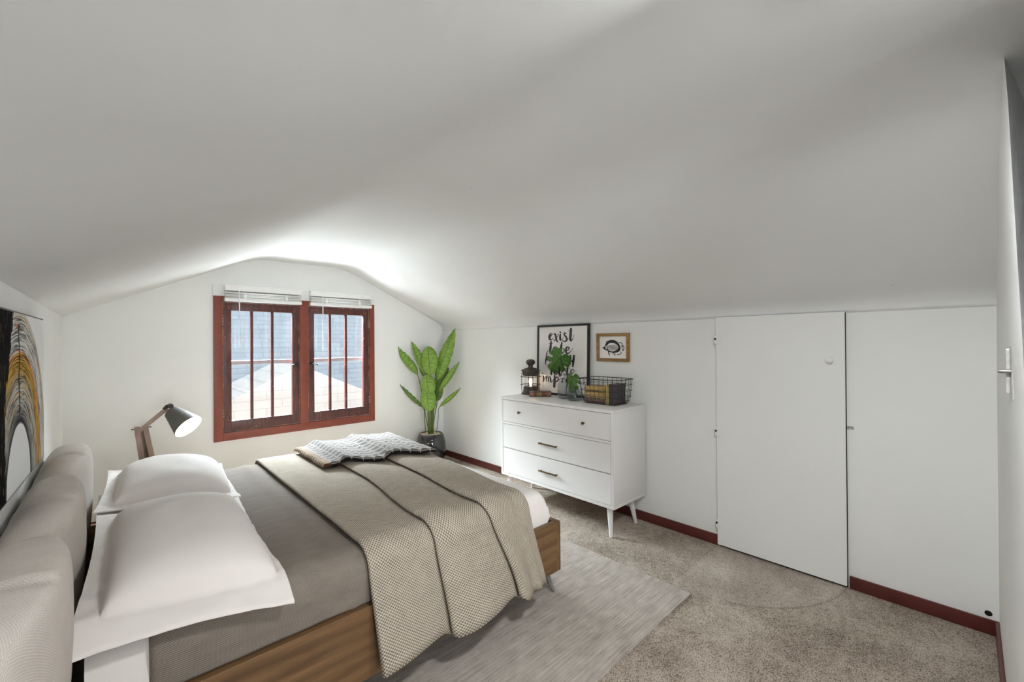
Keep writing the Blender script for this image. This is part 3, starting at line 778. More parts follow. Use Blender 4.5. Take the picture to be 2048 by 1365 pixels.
# ------------------------------------------------------------------ floor lamp behind the bed
lamp = thing('floor_lamp', 'wooden floor lamp with charcoal cone shade lit beside the headboard', 'lamp', (.18, 3.70, 0))
def slatleg(top, bot, wx, wy):
    bm = bmesh.new(); t, b = Vector(top), Vector(bot); d = b - t
    obox(bm, t - Vector((wx / 2, wy / 2, 0)), d, (wx, 0, 0), (0, wy, 0)); return bm
ly = 3.70
obj('leg', slatleg((.112, ly - .02, .822), (.205, ly - .12, .0), .028, .036), M['lampwood'], lamp)
obj('leg', slatleg((.136, ly + .012, .812), (.235, ly - .05, .0), .022, .036), M['lampwood'], lamp)
obj('leg', slatleg((.156, ly - .02, .805), (.285, ly - .10, .0), .028, .036), M['lampwood'], lamp)
obj('leg', slatleg((.138, ly + .03, .79), (.265, ly + .25, .0), .028, .036), M['lampwood'], lamp)
bm = bmesh.new(); tube(bm, [(.085, ly - .02, .806), (.185, ly - .02, .812)], .0035, 8); obj('pivot_bolt', bm, M['darkmetal'], lamp, smooth=True, angle=50)
bm = bmesh.new(); a = Vector((.125, ly - .02, .792)); b = Vector((.268, ly - .02, .925)); d = (b - a); nrm = Vector((-d.z, 0, d.x)).normalized() * .024
obox(bm, a - nrm / 2 - Vector((0, .011, 0)), d, nrm, (0, .022, 0)); obj('arm', bm, M['lampwood'], lamp)
bm = bmesh.new(); tube(bm, [(.250, ly - .02, .917), (.266, ly - .02, .936), (.296, ly - .02, .940)], [.013, .013, .015], 12)
tube(bm, [(.284, ly - .045, .938), (.284, ly + .005, .938)], .016, 12); tube(bm, [(.290, ly - .02, .935), (.300, ly - .02, .905)], .009, 8)
obj('swivel_joint', bm, M['darkmetal'], lamp, smooth=True, angle=50)
# shade: axis from the neck to the rim centre
A = Vector((.289, ly - .02, .900)); B = Vector((.372, ly - .120, .800)); ax = (B - A).normalized(); L = (B - A).length
q = Vector((0, 0, 1)).rotation_difference(ax).to_matrix()
def place(bm, A=A): 
    bmesh.ops.transform(bm, matrix=Matrix.Translation(A) @ q.to_4x4(), verts=bm.verts)
bm = bmesh.new(); lathe(bm, [(.014, -.016), (.016, -.004), (.040, .000), (.046, .006), (.088, L)], cap=False, seg=48); place(bm); sh = obj('lamp_shade', bm, M['shade'], lamp, smooth=True, angle=50)
bm = bmesh.new(); lathe(bm, [(.012, .004), (.040, .006), (.0445, .010), (.0868, L - .0005)], cap=False, seg=48); place(bm); obj('shade_lining', bm, M['shadein'], sh, smooth=True, angle=50)
bm = bmesh.new(); lathe(bm, [(.0001, .115), (.014, .110), (.022, .092), (.020, .072), (.011, .050), (.011, .010)], seg=20); place(bm); obj('bulb', bm, M['bulb'], lamp, smooth=True)

# ------------------------------------------------------------------ abstract picture on the left wall
pic = thing('wall_art', 'large abstract print of black and ochre brushed arches on the left wall', 'picture', (XL, 2.4, .848))
def fx(y): return -.2505 + (y - 2.01) * (.022 / .86)
AY0, AY1, AZ0, AZ1 = 1.80, 2.872, .846, 1.472
bm = bmesh.new()
a = [(fx(AY0) - .0015, AY0), (fx(AY1) - .0015, AY1)]
prism(bm, [(XL + .0005, AY0, AZ0), (a[0][0], AY0, AZ0), (a[1][0], AY1, AZ0), (XL + .0005, AY1, AZ0)], (0, 0, AZ1 - AZ0)); obj('frame', bm, M['blackframe'], pic)
def art_mat():
    k = N('brushed_arches_print'); uv = k.sep(k.co('UV'))       # u = along the wall (m), v = height (m)
    cx = k.math('SUBTRACT', uv[0], 2.31); cy = k.math('SUBTRACT', uv[1], .85)
    wob = k.math('MULTIPLY', k.math('SUBTRACT', k.noise(k.co('UV'), 4, 2), .5), .022)
    r = k.math('ADD', k.math('SQRT', k.math('ADD', k.math('POWER', cx, 2.), k.math('POWER', k.math('MULTIPLY', cy, .96), 2.))), wob)
    ang = k.math('ARCTAN2', cy, cx)
    rv = k.n('ShaderNodeCombineXYZ', i_X=k.math('MULTIPLY', r, 1.), i_Y=k.math('MULTIPLY', ang, .016)).outputs[0]
    st = k.noise(rv, 170, 4, .7); st2 = k.noise(rv, 55, 3, .6); pat = k.noise(k.co('UV'), 9, 3)
    base = k.ramp(r, [(.0, srgb(232, 233, 235)), (.212, srgb(232, 233, 235)), (.216, srgb(30, 28, 28)), (.25, srgb(150, 148, 146)), (.33, srgb(206, 202, 194)), (.385, srgb(176, 150, 108)), (.415, srgb(208, 160, 62)), (.445, srgb(226, 184, 92)), (.458, srgb(214, 116, 56)), (.475, srgb(214, 212, 210)), (.54, srgb(216, 214, 212)), (.575, srgb(212, 204, 190)), (.598, srgb(206, 198, 184)), (.605, srgb(236, 236, 236)), (1., srgb(236, 236, 236))])
    inb = k.math('MULTIPLY', k.math('GREATER_THAN', r, .218), k.math('LESS_THAN', r, .585))
    blk = k.math('MULTIPLY', k.ramp(k.math('ADD', k.math('MULTIPLY', st, .75), k.math('MULTIPLY', st2, .35)), [(.535, 0.), (.585, 1.)]), inb)
    c = k.mix(k.math('MULTIPLY', blk, .85), base, srgb(44, 42, 42))
    org = k.math('MULTIPLY', k.ramp(k.math('ADD', k.math('MULTIPLY', st2, .8), k.math('MULTIPLY', pat, .3)), [(.64, 0.), (.72, 1.)]), k.math('MULTIPLY', inb, k.math('GREATER_THAN', r, .30)))
    c = k.mix(k.math('MULTIPLY', org, .8), c, srgb(212, 118, 60))
    gold = k.math('MULTIPLY', k.ramp(k.noise(rv, 90, 3), [(.55, 0.), (.62, 1.)]), k.math('MULTIPLY', inb, k.math('MULTIPLY', k.math('GREATER_THAN', r, .27), k.math('LESS_THAN', r, .47))))
    c = k.mix(k.math('MULTIPLY', gold, .75), c, srgb(200, 160, 84))
    wht = k.math('MULTIPLY', k.ramp(k.noise(rv, 120, 3), [(.58, 0.), (.63, 1.)]), k.math('MULTIPLY', inb, k.math('GREATER_THAN', r, .46)))
    c = k.mix(k.math('MULTIPLY', wht, .8), c, srgb(228, 228, 228))
    # dark seam where the arches fold
    seam = k.math('MULTIPLY', k.math('LESS_THAN', k.math('ABSOLUTE', k.math('ADD', cx, k.math('MULTIPLY', k.math('SUBTRACT', pat, .5), .05))), k.math('MULTIPLY', k.noise(k.co('UV'), 45, 3), .02)), inb)
    c = k.mix(k.math('MULTIPLY', seam, k.math('MULTIPLY', k.math('LESS_THAN', r, .56), .9)), c, srgb(36, 34, 34))
    # broad black upright stroke at the left
    ex = k.math('ADD', k.math('SUBTRACT', uv[0], 2.085), k.math('MULTIPLY', k.math('SUBTRACT', k.noise(k.map((30, 6, 1), 'UV'), 1.5, 4), .5), .09))
    ex = k.math('SUBTRACT', ex, k.math('MULTIPLY', k.math('MAXIMUM', k.math('SUBTRACT', uv[1], 1.17), 0.), .45))
    left = k.math('LESS_THAN', ex, 0.)
    sc_ = k.noise(k.map((120, 10, 1), 'UV', (0, 0, .25)), 1.2, 4, .7)
    lc = k.mix(k.ramp(sc_, [(.60, 0.), (.70, 1.)]), srgb(20, 18, 18), srgb(176, 158, 124))
    c = k.mix(left, c, lc)
    k.bsdf(c, .95, 0, None, .04); return k.m
bm = bmesh.new(); m = .006
vs = [bm.verts.new(p) for p in ((fx(AY0), AY0 + m, AZ0 + m), (fx(AY1 - m), AY1 - m, AZ0 + m), (fx(AY1 - m), AY1 - m, AZ1 - m), (fx(AY0), AY0 + m, AZ1 - m))]
f = bm.faces.new(vs); uvl = bm.loops.layers.uv.verify()
for l in f.loops: l[uvl].uv = (l.vert.co.y, l.vert.co.z)
obj('canvas', bm, art_mat(), pic)

# ------------------------------------------------------------------ dresser
DX0, DX1, DYa, DYb, DZa, DZb = 2.488, 2.905, 1.648, 2.800, .200, .878
dr = thing('dresser', 'white three-drawer dresser on tapered legs against the right wall', 'dresser', ((DX0 + DX1) / 2, (DYa + DYb) / 2, 0))
bm = bmesh.new(); tk = .022
box(bm, DX0, DX1, DYa, DYb, DZb - tk, DZb, .0015); box(bm, DX0, DX1, DYa, DYb, DZa, DZa + tk, .0015)
box(bm, DX0, DX1, DYa, DYa + tk, DZa + tk, DZb - tk, .0015); box(bm, DX0, DX1, DYb - tk, DYb, DZa + tk, DZb - tk, .0015)
box(bm, DX1 - .012, DX1, DYa + tk, DYb - tk, DZa + tk, DZb - tk)
zr0, zr1 = .648, .665
box(bm, DX0, DX1 - .012, DYa + tk, DYb - tk, zr0, zr1, .0015)
obj('cabinet_body', bm, M['white'], dr, smooth=True, angle=30)
obj('drawer_gap_shade', BX(DX0 + .020, DX0 + .024, DYa + tk, DYb - tk, DZa + tk, DZb - tk), M['gap_shade'], dr)  # black sheet standing for the shade between the drawers
g = .0032; fxa, fxb = DX0 + .002, DX0 + .020
zmid = .440
def drawer(z0, z1):
    return obj('drawer', BX(fxa, fxb, DYa + tk + g, DYb - tk - g, z0 + g, z1 - g, .001), M['white'], dr)
d1 = drawer(zr1, DZb - tk); d2 = drawer(zmid - .0, zr0); d3 = drawer(DZa + tk, zmid)
def frontlathe(bm, prof, y, z, x):
    tmp = bmesh.new(); lathe(tmp, prof, seg=20)
    bmesh.ops.rotate(tmp, verts=tmp.verts, matrix=Matrix.Rotation(-PI / 2, 3, 'Y')); bmesh.ops.translate(tmp, verts=tmp.verts, vec=(x, y, z))
    me = bpy.data.meshes.new('tmp'); tmp.to_mesh(me); tmp.free(); bm.from_mesh(me); bpy.data.meshes.remove(me)
for y in (2.560, 1.895):
    bm = bmesh.new(); frontlathe(bm, [(.005, 0), (.005, .013), (.0105, .016), (.0115, .024), (.009, .028), (.0001, .029)], y, .764, fxa)
    obj('knob', bm, M['brass'], d1, smooth=True, angle=40)
for dd, z in ((d2, .548), (d3, .330)):
    bm = bmesh.new(); box(bm, fxa - .026, fxa - .018, 2.145, 2.335, z - .006, z + .006, .0015)
    for y in (2.160, 2.320): box(bm, fxa - .019, fxa, y - .004, y + .004, z - .004, z + .004)
    obj('bar_pull', bm, M['brass'], dd, smooth=True, angle=30)
for x, y, sx, sy in ((DX0 + .055, DYa + .07, -.04, -.035), (DX1 - .10, DYa + .07, .035, -.025), (DX0 + .055, DYb - .07, -.04, .035), (DX1 - .10, DYb - .07, .035, .035)):
    bm = bmesh.new(); tube(bm, [(x, y, DZa + .002), (x + sx * .5, y + sy * .5, DZa * .5), (x + sx, y + sy, .0)], [.023, .0175, .0115], 20)
    obj('leg', bm, M['white'], dr, smooth=True, angle=60)
TZ = DZb + .0006

# ------------------------------------------------------------------ lettered poster leaning on the wall
py0, py1 = 2.742, 2.150       # left and right edges as seen from the room
pz0, pz1 = TZ, 1.508
xb, xt = 2.886, 2.9035         # front face at the foot and at the top
po = thing('framed_poster', 'black framed script lettering poster leaning on the wall behind the vases', 'poster', (2.88, 2.445, pz0))
up = Vector((xt - xb, 0, pz1 - pz0)); H = up.length; upn = up.normalized(); sd = Vector((0, py1 - py0, 0)); W = sd.length; sdn = sd.normalized()
fn_ = sdn.cross(upn).normalized()
if fn_.x > 0: fn_ = -fn_
O = Vector((xb, py0, pz0))
def PP(s, t, d=0): return O + sdn * (s * W) + upn * (t * H) + fn_ * d
bm = bmesh.new(); fw = .018; bk = -.016
for (s0, s1, t0, t1) in ((0, fw / W, 0, 1), (1 - fw / W, 1, 0, 1), (fw / W, 1 - fw / W, 0, fw / H), (fw / W, 1 - fw / W, 1 - fw / H, 1)):
    obox(bm, PP(s0, t0, bk), PP(s1, t0, bk) - PP(s0, t0, bk), PP(s0, t1, bk) - PP(s0, t0, bk), fn_ * .019)
obj('frame', bm, M['blackframe'], po)
bm = bmesh.new(); e = fw / W * .9; e2 = fw / H * .9
obox(bm, PP(e, e2, -.012), PP(1 - e, e2, -.012) - PP(e, e2, -.012), PP(e, 1 - e2, -.012) - PP(e, e2, -.012), fn_ * .008); pap = obj('paper', bm, M['paper'], po)
# brush lettering: strokes in units measured on the sheet (s to the right 0..1000, t downwards 0..1200)
LET = {
 'exist': [[(295, 310, 20), (325, 285, 14), (340, 262, 10), (325, 250, 14), (298, 275, 26), (288, 325, 32), (305, 360, 24), (335, 355, 12), (362, 325, 6)],
           [(372, 262, 14), (390, 255, 22), (402, 300, 26), (415, 370, 24), (432, 395, 16)], [(450, 258, 10), (425, 310, 8), (400, 350, 10), (372, 375, 16)],
           [(480, 262, 20), (476, 320, 28), (482, 360, 22), (505, 350, 8), (528, 320, 6)], [(478, 222, 20), (484, 228, 20)],
           [(580, 240, 14), (552, 238, 18), (545, 262, 20), (572, 300, 26), (590, 345, 24), (565, 378, 22), (528, 380, 14), (515, 362, 8)], [(590, 345, 10), (620, 330, 5)],
           [(660, 160, 26), (652, 250, 34), (645, 330, 32), (655, 368, 22), (685, 330, 8), (708, 265, 5)], [(618, 198, 7), (660, 188, 8), (690, 182, 5)]],
 'tobe': [[(318, 398, 22), (308, 480, 32), (298, 560, 34), (304, 592, 24), (330, 560, 10), (345, 520, 8)], [(276, 428, 6), (318, 424, 8), (362, 416, 5)],
          [(390, 482, 14), (362, 510, 24), (350, 560, 26), (372, 588, 18), (402, 560, 12), (412, 508, 12), (398, 478, 10), (405, 495, 6), (440, 492, 5)],
          [(505, 400, 16), (492, 470, 28), (480, 540, 30), (478, 575, 26), (505, 588, 16), (535, 560, 14), (538, 515, 14), (512, 508, 10)],
          [(566, 545, 14), (610, 520, 14), (622, 490, 16), (598, 476, 18), (572, 505, 24), (568, 560, 26), (595, 588, 18), (640, 555, 9), (684, 490, 5)]],
 'happy': [[(262, 552, 6), (240, 600, 14), (228, 680, 20), (216, 750, 16), (210, 808, 8)], [(222, 745, 6), (248, 680, 10), (268, 655, 18), (280, 690, 24), (290, 738, 20), (318, 730, 8), (340, 700, 6)],
           [(382, 662, 14), (352, 665, 20), (338, 705, 24), (352, 742, 18), (384, 720, 10), (394, 668, 20), (396, 735, 18), (420, 720, 6)],
           [(425, 655, 22), (420, 740, 26), (410, 815, 18)], [(425, 690, 8), (455, 655, 14), (472, 690, 20), (452, 738, 16), (428, 730, 10), (490, 715, 6)],
           [(535, 640, 26), (528, 730, 32), (520, 812, 26)], [(530, 690, 8), (562, 650, 16), (588, 690, 22), (560, 738, 16), (535, 726, 10), (612, 705, 6)],
           [(640, 622, 24), (640, 690, 26), (660, 716, 18), (692, 670, 8)], [(698, 618, 26), (686, 710, 28), (676, 800, 20)]],
 'notto': [[(312, 845, 24), (312, 910, 26), (312, 970, 22)], [(312, 910, 8), (340, 862, 12), (358, 890, 22), (362, 950, 18), (380, 955, 8)],
           [(400, 862, 12), (376, 885, 14), (372, 940, 18), (396, 962, 16), (420, 930, 12), (422, 875, 12), (402, 858, 10), (410, 878, 6), (440, 880, 5)],
           [(462, 800, 22), (456, 880, 30), (450, 948, 28), (464, 972, 20), (492, 930, 8), (510, 872, 5)], [(415, 842, 6), (462, 834, 8), (500, 826, 5)],
           [(592, 812, 16), (586, 880, 22), (584, 932, 20), (600, 940, 10), (622, 910, 6)], [(560, 846, 6), (592, 840, 7), (626, 832, 5)],
           [(680, 852, 10), (650, 862, 14), (644, 900, 16), (668, 915, 12), (694, 885, 9), (688, 852, 8), (694, 872, 5), (735, 866, 4)]],
 'impress': [[(172, 1018, 18), (176, 1070, 22), (172, 1104, 16), (152, 1098, 8)], [(176, 1100, 6), (200, 1050, 6), (216, 1020, 6)], [(152, 962, 14), (160, 968, 14)],
             [(222, 1015, 14), (222, 1060, 14), (218, 1100, 12)], [(222, 1060, 5), (246, 1010, 7), (258, 1050, 14), (256, 1100, 14)], [(256, 1060, 6), (284, 1010, 8), (298, 1050, 22), (300, 1095, 24), (320, 1100, 12), (345, 1055, 6)],
             [(372, 985, 22), (368, 1080, 32), (360, 1180, 32)], [(370, 1040, 8), (410, 1005, 14), (432, 1035, 16), (410, 1080, 14), (382, 1085, 10), (440, 1060, 7), (474, 1018, 5)],
             [(500, 1020, 18), (498, 1090, 18)], [(500, 1050, 8), (524, 1018, 12), (540, 1030, 10)],
             [(556, 1065, 8), (590, 1040, 10), (590, 1018, 12), (568, 1030, 18), (564, 1080, 18), (590, 1095, 12), (624, 1060, 6)],
             [(668, 1020, 10), (646, 1028, 14), (664, 1060, 18), (656, 1094, 16), (632, 1092, 9)], [(726, 1020, 10), (704, 1028, 14), (722, 1060, 18), (714, 1094, 16), (690, 1092, 9)]],
}
def ribbon(bm, pts, place, bold=1.):
    q = cr([(x, y, w * bold) for x, y, w in pts], 6); L = []; Rr = []
    for i, p in enumerate(q):
        a = q[max(0, i - 1)]; b = q[min(len(q) - 1, i + 1)]; t = Vector((b.x - a.x, b.y - a.y))
        t = t.normalized() if t.length > 1e-6 else Vector((1, 0)); nn = Vector((-t.y, t.x)) * max(1.5, p.z * .5)
        L.append(bm.verts.new(place(p.x + nn.x, p.y + nn.y))); Rr.append(bm.verts.new(place(p.x - nn.x, p.y - nn.y)))
    for i in range(len(q) - 1): bm.faces.new((L[i], L[i + 1], Rr[i + 1], Rr[i]))
    for i in (0, -1):          # round ends
        p = q[i]; r = max(1.5, p.z * .5); c = [bm.verts.new(place(p.x + r * math.cos(k * PI / 5), p.y + r * math.sin(k * PI / 5))) for k in range(10)]; bm.faces.new(c)
cnt = [0]
def lp(x, y):     # crop of the photograph -> sheet; the sheet leans, so its left edge drifts left going down
    tt = (y - (112 - 45 * (x - 80) / 870)) / (1215 + 25 * (x - 80) / 870)
    left = 80 - 30 * tt; right = 950 - 40 * tt
    return PP((x - left) / (right - left), 1 - tt, cnt[0])
for wname, strokes in LET.items():
    bm = bmesh.new()
    for i, s in enumerate(strokes): cnt[0] = -.0032 + .00015 * (i % 4); ribbon(bm, s, lp, 1.25)
    obj('lettering', bm, M['ink'], pap, recalc=False)
bm = bmesh.new(); obox(bm, PP(e, e2, -.0012), PP(1 - e, e2, -.0012) - PP(e, e2, -.0012), PP(e, 1 - e2, -.0012) - PP(e, e2, -.0012), fn_ * .0008); obj('glazing', bm, M['posterglass'], po)

# ------------------------------------------------------------------ fish print
fy0, fy1, fz0, fz1 = 2.084, 1.781, 1.193, 1.420; xf = XR - .018
fp = thing('framed_print', 'small fish drawing in a honey wood frame hanging above the wire basket', 'picture', (XR, (fy0 + fy1) / 2, fz0))
bm = bmesh.new(); fw = .025
box(bm, xf, XR, fy1, fy0, fz1 - fw, fz1, .001); box(bm, xf, XR, fy1, fy0, fz0, fz0 + fw, .001); box(bm, xf, XR, fy0 - fw, fy0, fz0 + fw, fz1 - fw, .001); box(bm, xf, XR, fy1, fy1 + fw, fz0 + fw, fz1 - fw, .001)
obj('frame', bm, M['oak'], fp)
pp = obj('paper', BX(XR - .008, XR - .002, fy1 + fw * .9, fy0 - fw * .9, fz0 + fw * .9, fz1 - fw * .9), M['paper'], fp)
def FP(u, v, d=0):    # crop px (x 585..1105, y 130..590) -> print plane
    return Vector((XR - .0085 - d, fy0 + (u - 585) / 520 * (fy1 - fy0), fz1 - (v - (148 - 16 * (u - 585) / 520)) / 448 * (fz1 - fz0)))
def flat(bm, pts, d): bm.faces.new([bm.verts.new(FP(u, v, d)) for u, v in pts])
bm = bmesh.new()
body = cr([(650, 382), (690, 368), (716, 345), (735, 300), (770, 265), (815, 248), (870, 250), (915, 275), (950, 318), (966, 365), (960, 405), (935, 432), (890, 448), (840, 450), (790, 438), (752, 418), (716, 410), (690, 390), (650, 382)], 4)
flat(bm, [(p.x, p.y) for p in body[:-1]], .0002)
fk = obj('fish_drawing', bm, M['ink'], pp, recalc=False)
bm = bmesh.new()
inner = [(832 + 90 * math.cos(a) * (1 + .12 * math.cos(a + .4)), 362 + 66 * math.sin(a)) for a in [i * 2 * PI / 40 for i in range(40)]]
flat(bm, inner, .0004); flat(bm, [(724, 352), (742, 335), (746, 400), (730, 396)], .0004); flat(bm, [(664, 381), (690, 374), (692, 384)], .0004)
obj('fish_belly', bm, M['paper'], fk, recalc=False)
bm = bmesh.new()
for i in range(12):     # hatching
    a0 = 748 + i * 15
    ribbon(bm, [(a0 + 4, 412 - 8 * math.sin(i), 6.), (a0 + 28, 360, 6.), (a0 + 46, 316 + abs(i - 6) * 3, 5.)], lambda x, y: FP(x, y, .0006))
for i in range(7): ribbon(bm, [(760 + i * 22, 330 + i * 6, 2.4), (800 + i * 18, 360 + i * 6, 5.)], lambda x, y: FP(x, y, .0006))
for i in range(9):      # dorsal spines
    x = 735 + i * 16; ribbon(bm, [(x + 6, 285 - i * 5 + (i > 5) * (i - 5) * 6, 11), (x - 4, 262 - i * 4 + (i > 5) * (i - 5) * 8, 3)], lambda x, y: FP(x, y, .0003))
for s in ([(770, 432, 14), (785, 470, 16), (798, 505, 5)], [(845, 448, 12), (862, 470, 10), (882, 496, 4)], [(875, 448, 10), (884, 480, 8), (880, 495, 3)], [(930, 290, 8), (975, 288, 12), (992, 315, 10), (985, 350, 8)], [(905, 480, 8), (955, 470, 12), (980, 442, 9), (965, 425, 7)], [(1000, 330, 8), (990, 368, 9), (1002, 412, 7)], [(1012, 325, 6), (1024, 368, 7), (1008, 416, 6)], [(1004, 330, 5), (1012, 370, 5), (1004, 410, 5)]):
    ribbon(bm, s, lambda x, y: FP(x, y, .0003))
lathe_pts = [(760 + 8 * math.cos(a), 362 + 8 * math.sin(a)) for a in [i * PI / 6 for i in range(12)]]
flat(bm, lathe_pts, .0008)
obj('fish_lines', bm, M['ink'], fk, recalc=False)

# ------------------------------------------------------------------ lantern
LX, LY = 2.795, 2.732
la = thing('lantern', 'aged bronze lantern with round glass and glowing bulb on the dresser', 'lantern', (LX, LY, TZ))
def at(bm): bmesh.ops.translate(bm, verts=bm.verts, vec=(LX, LY, TZ)); return bm
bm = bmesh.new(); lathe(bm, [(.088, 0), (.086, .008), (.074, .016), (.066, .05), (.068, .062), (.060, .070), (.0001, .070)], seg=40); obj('base', at(bm), M['lantern'], la, smooth=True, angle=40)
bm = bmesh.new(); lathe(bm, [(.0001, .170), (.072, .170), (.074, .178), (.078, .205), (.089, .212), (.089, .217), (.050, .236), (.026, .240), (.021, .250), (.023, .262), (.040, .278), (.044, .290), (.038, .306), (.022, .316), (.0001, .318)], seg=12)
obj('roof', at(bm), M['lantern'], la, smooth=True, angle=35)
bm = bmesh.new(); lathe(bm, [(.058, .070), (.060, .12), (.058, .170)], seg=40, cap=False); obj('glass', at(bm), M['lanternglass'], la, smooth=True)
bm = bmesh.new()
for z in (.088, .158): tube(bm, [(.083 * math.cos(a), .083 * math.sin(a), z) for a in [i * 2 * PI / 32 for i in range(32)]], .0028, 6, closed=True)
for i in range(4):
    a = PI / 4 + i * PI / 2 + .2; ca, sa = math.cos(a), math.sin(a)
    tube(bm, [(.080 * ca, .080 * sa, .010), (.085 * ca, .085 * sa, .07), (.085 * ca, .085 * sa, .165), (.080 * ca, .080 * sa, .200)], .003, 6)
    for z in (.088, .158): tube(bm, [(.083 * ca, .083 * sa, z), (.096 * ca, .096 * sa, z)], .0035, 6)
obj('cage', at(bm), M['lantern'], la, smooth=True, angle=50)
bm = bmesh.new(); lathe(bm, [(.0001, .070), (.010, .070), (.010, .090), (.015, .105), (.016, .120), (.010, .136), (.0001, .142)], seg=16); obj('bulb', at(bm), M['filament'], la, smooth=True)

# ------------------------------------------------------------------ books
def book(name, label, loc, rz, l, w_, h, cover, pages, group=None, standing=False, bands=None, rx=0):
    t = thing(name, label, 'book', loc, rz, group); ct = .0035
    # local: x along the spine, y depth, z thickness
    def loc_box(x0, x1, y0, y1, z0, z1, b=0): return BX(x0, x1, y0, y1, z0, z1, bev=b)
    parts = []
    bm = bmesh.new(); box(bm, 0, l, 0, w_, 0, ct, .001); box(bm, 0, l, 0, w_, h - ct, h, .001)
    def spfn(u, v): return (l * u, .004 - .010 * math.sin(PI * v), h * v)
    grid(bm, 1, 8, spfn)
    parts.append(('cover', bm, cover)); parts.append(('pages', loc_box(.004, l - .004, .004, w_ - .004, ct, h - ct), pages))
    if bands:
        for x0, x1, mt in bands:
            bm = bmesh.new(); grid(bm, 1, 8, lambda u, v: (x0 + (x1 - x0) * u, .003 - .0105 * math.sin(PI * v), h * v)); parts.append(('spine_label', bm, mt))
    for nme, bm, mt in parts:
        if standing:     # turn the spine upright
            bmesh.ops.rotate(bm, verts=bm.verts, matrix=Matrix.Rotation(-PI / 2, 3, 'Y') ); 
            zmin = 0
        obj(nme, bm, mt, t, local=True, smooth=True, angle=35)
    return t
M['darkcover'] = plain('dark_brown_cover', srgb(70, 58, 54), .6, 0, .2, 20)
M['leather'] = plain('marbled_leather_spine', srgb(132, 96, 76), .55, 0, .35, 35)
M['olive'] = plain('olive_label', srgb(128, 112, 64), .6, 0, .2, 35)
M['redl'] = plain('red_label', srgb(116, 52, 44), .6, 0, .2, 35)
M['pages'] = plain('aged_pages', srgb(206, 178, 146), .85, 0, .1, 60)
rz = math.atan2(-.142, .136)
book('book', 'dark old book with banded spine lying in front of the lantern', (2.642, 2.600, TZ), rz, .190, .098, .040, M['darkcover'], M['pages'], None, False,
     [(.002, .040, M['leather']), (.045, .062, M['redl']), (.064, .108, M['olive']), (.112, .140, M['redl']), (.144, .187, M['leather'])])

# ------------------------------------------------------------------ wire basket and its books
bx = (2.660, 2.880, 1.742, 2.058); bz0, bz1 = TZ + .003, TZ + .190
ba = thing('wire_basket', 'black wire basket of old books on the dresser', 'basket', (2.77, 1.90, TZ))
def bring(z):
    k = (z - bz0) / (bz1 - bz0); o_ = .020 * k - (.022 if k < .05 else 0) - (.006 if .05 <= k < .2 else 0)
    x0, x1, ya_, yb_ = bx[0] - o_, bx[1] + o_ * .4, bx[2] - o_, bx[3] + o_; r = .03; pts = []
    for cx, cy, a0 in ((x1 - r, yb_ - r, 0), (x0 + r, yb_ - r, PI / 2), (x0 + r, ya_ + r, PI), (x1 - r, ya_ + r, 1.5 * PI)):
        for i in range(5): a = a0 + i * PI / 8; pts.append((cx + r * math.cos(a), cy + r * math.sin(a), z))
    return pts
levels = [bz0, bz0 + .018, bz0 + .055, bz0 + .100, bz0 + .145, bz1]
bm = bmesh.new()
tube(bm, bring(bz1), .0032, 6, closed=True); obj('rim', bm, M['blackmetal'], ba, smooth=True)
bm = bmesh.new()
for z in levels[:-1]: tube(bm, bring(z), .0017, 5, closed=True)
def wire(fx_):
    tube(bm, [fx_(z) for z in levels], .0017, 5)
for i in range(8):
    f = (i + .5) / 8
    for side in (0, 1):
        def fy_(z):
            p = bring(z); x0 = min(q[0] for q in p); x1 = max(q[0] for q in p); a = min(q[1] for q in p) + .01; b = max(q[1] for q in p) - .01
            return (x0 if side == 0 else x1, a + (b - a) * f, z)
        wire(fy_)
for i in range(5):
    f = (i + .5) / 5
    for side in (0, 1):
        def fz_(z):
            p = bring(z); a = min(q[0] for q in p) + .01; b = max(q[0] for q in p) - .01; y0 = min(q[1] for q in p); y1 = max(q[1] for q in p)
            return (a + (b - a) * f, y0 if side == 0 else y1, z)
        wire(fz_)
for i in range(6): y = bx[2] + .03 + (bx[3] - bx[2] - .06) * i / 5; tube(bm, [(bx[0] + .02, y, bz0), (bx[1] - .02, y, bz0)], .0017, 5)
obj('wire_mesh', bm, M['blackmetal'], ba, smooth=True)
M['tan'] = plain('tan_cover', srgb(186, 152, 96), .7, 0, .2, 30)
M['tan2'] = plain('straw_cover', srgb(170, 146, 102), .7, 0, .2, 30)
M['taupe'] = plain('mauve_brown_cloth_cover', srgb(112, 92, 86), .8, 0, .3, 60)
M['yellow'] = plain('pale_yellow_cover', srgb(196, 180, 112), .7, 0, .12, 30)
M['charcoal'] = plain('charcoal_cover', srgb(70, 64, 66), .7, 0, .2, 30)
M['greenish'] = plain('olive_brown_cover', srgb(128, 112, 62), .7, 0, .2, 30)
gr = 'old books lying in the wire basket'
zz = bz0 + .0022
for lb, h, cv, l, dx in (('brown cloth book at the bottom of the basket pile', .036, 'taupe', .190, 0), ('straw coloured book second from the bottom of the basket pile', .022, 'tan2', .186, .003),
                     ('tan book third from the bottom of the basket pile', .022, 'tan', .184, .001), ('olive edged thin book below the top one in the basket', .012, 'greenish', .182, .004), ('tan book lying on top of the basket pile', .028, 'tan', .184, .006)):
    book('book', lb, (2.684 + dx, 2.036, zz), -PI / 2, l, .150, h, M[cv], M['pages'], gr); zz += h + .0008
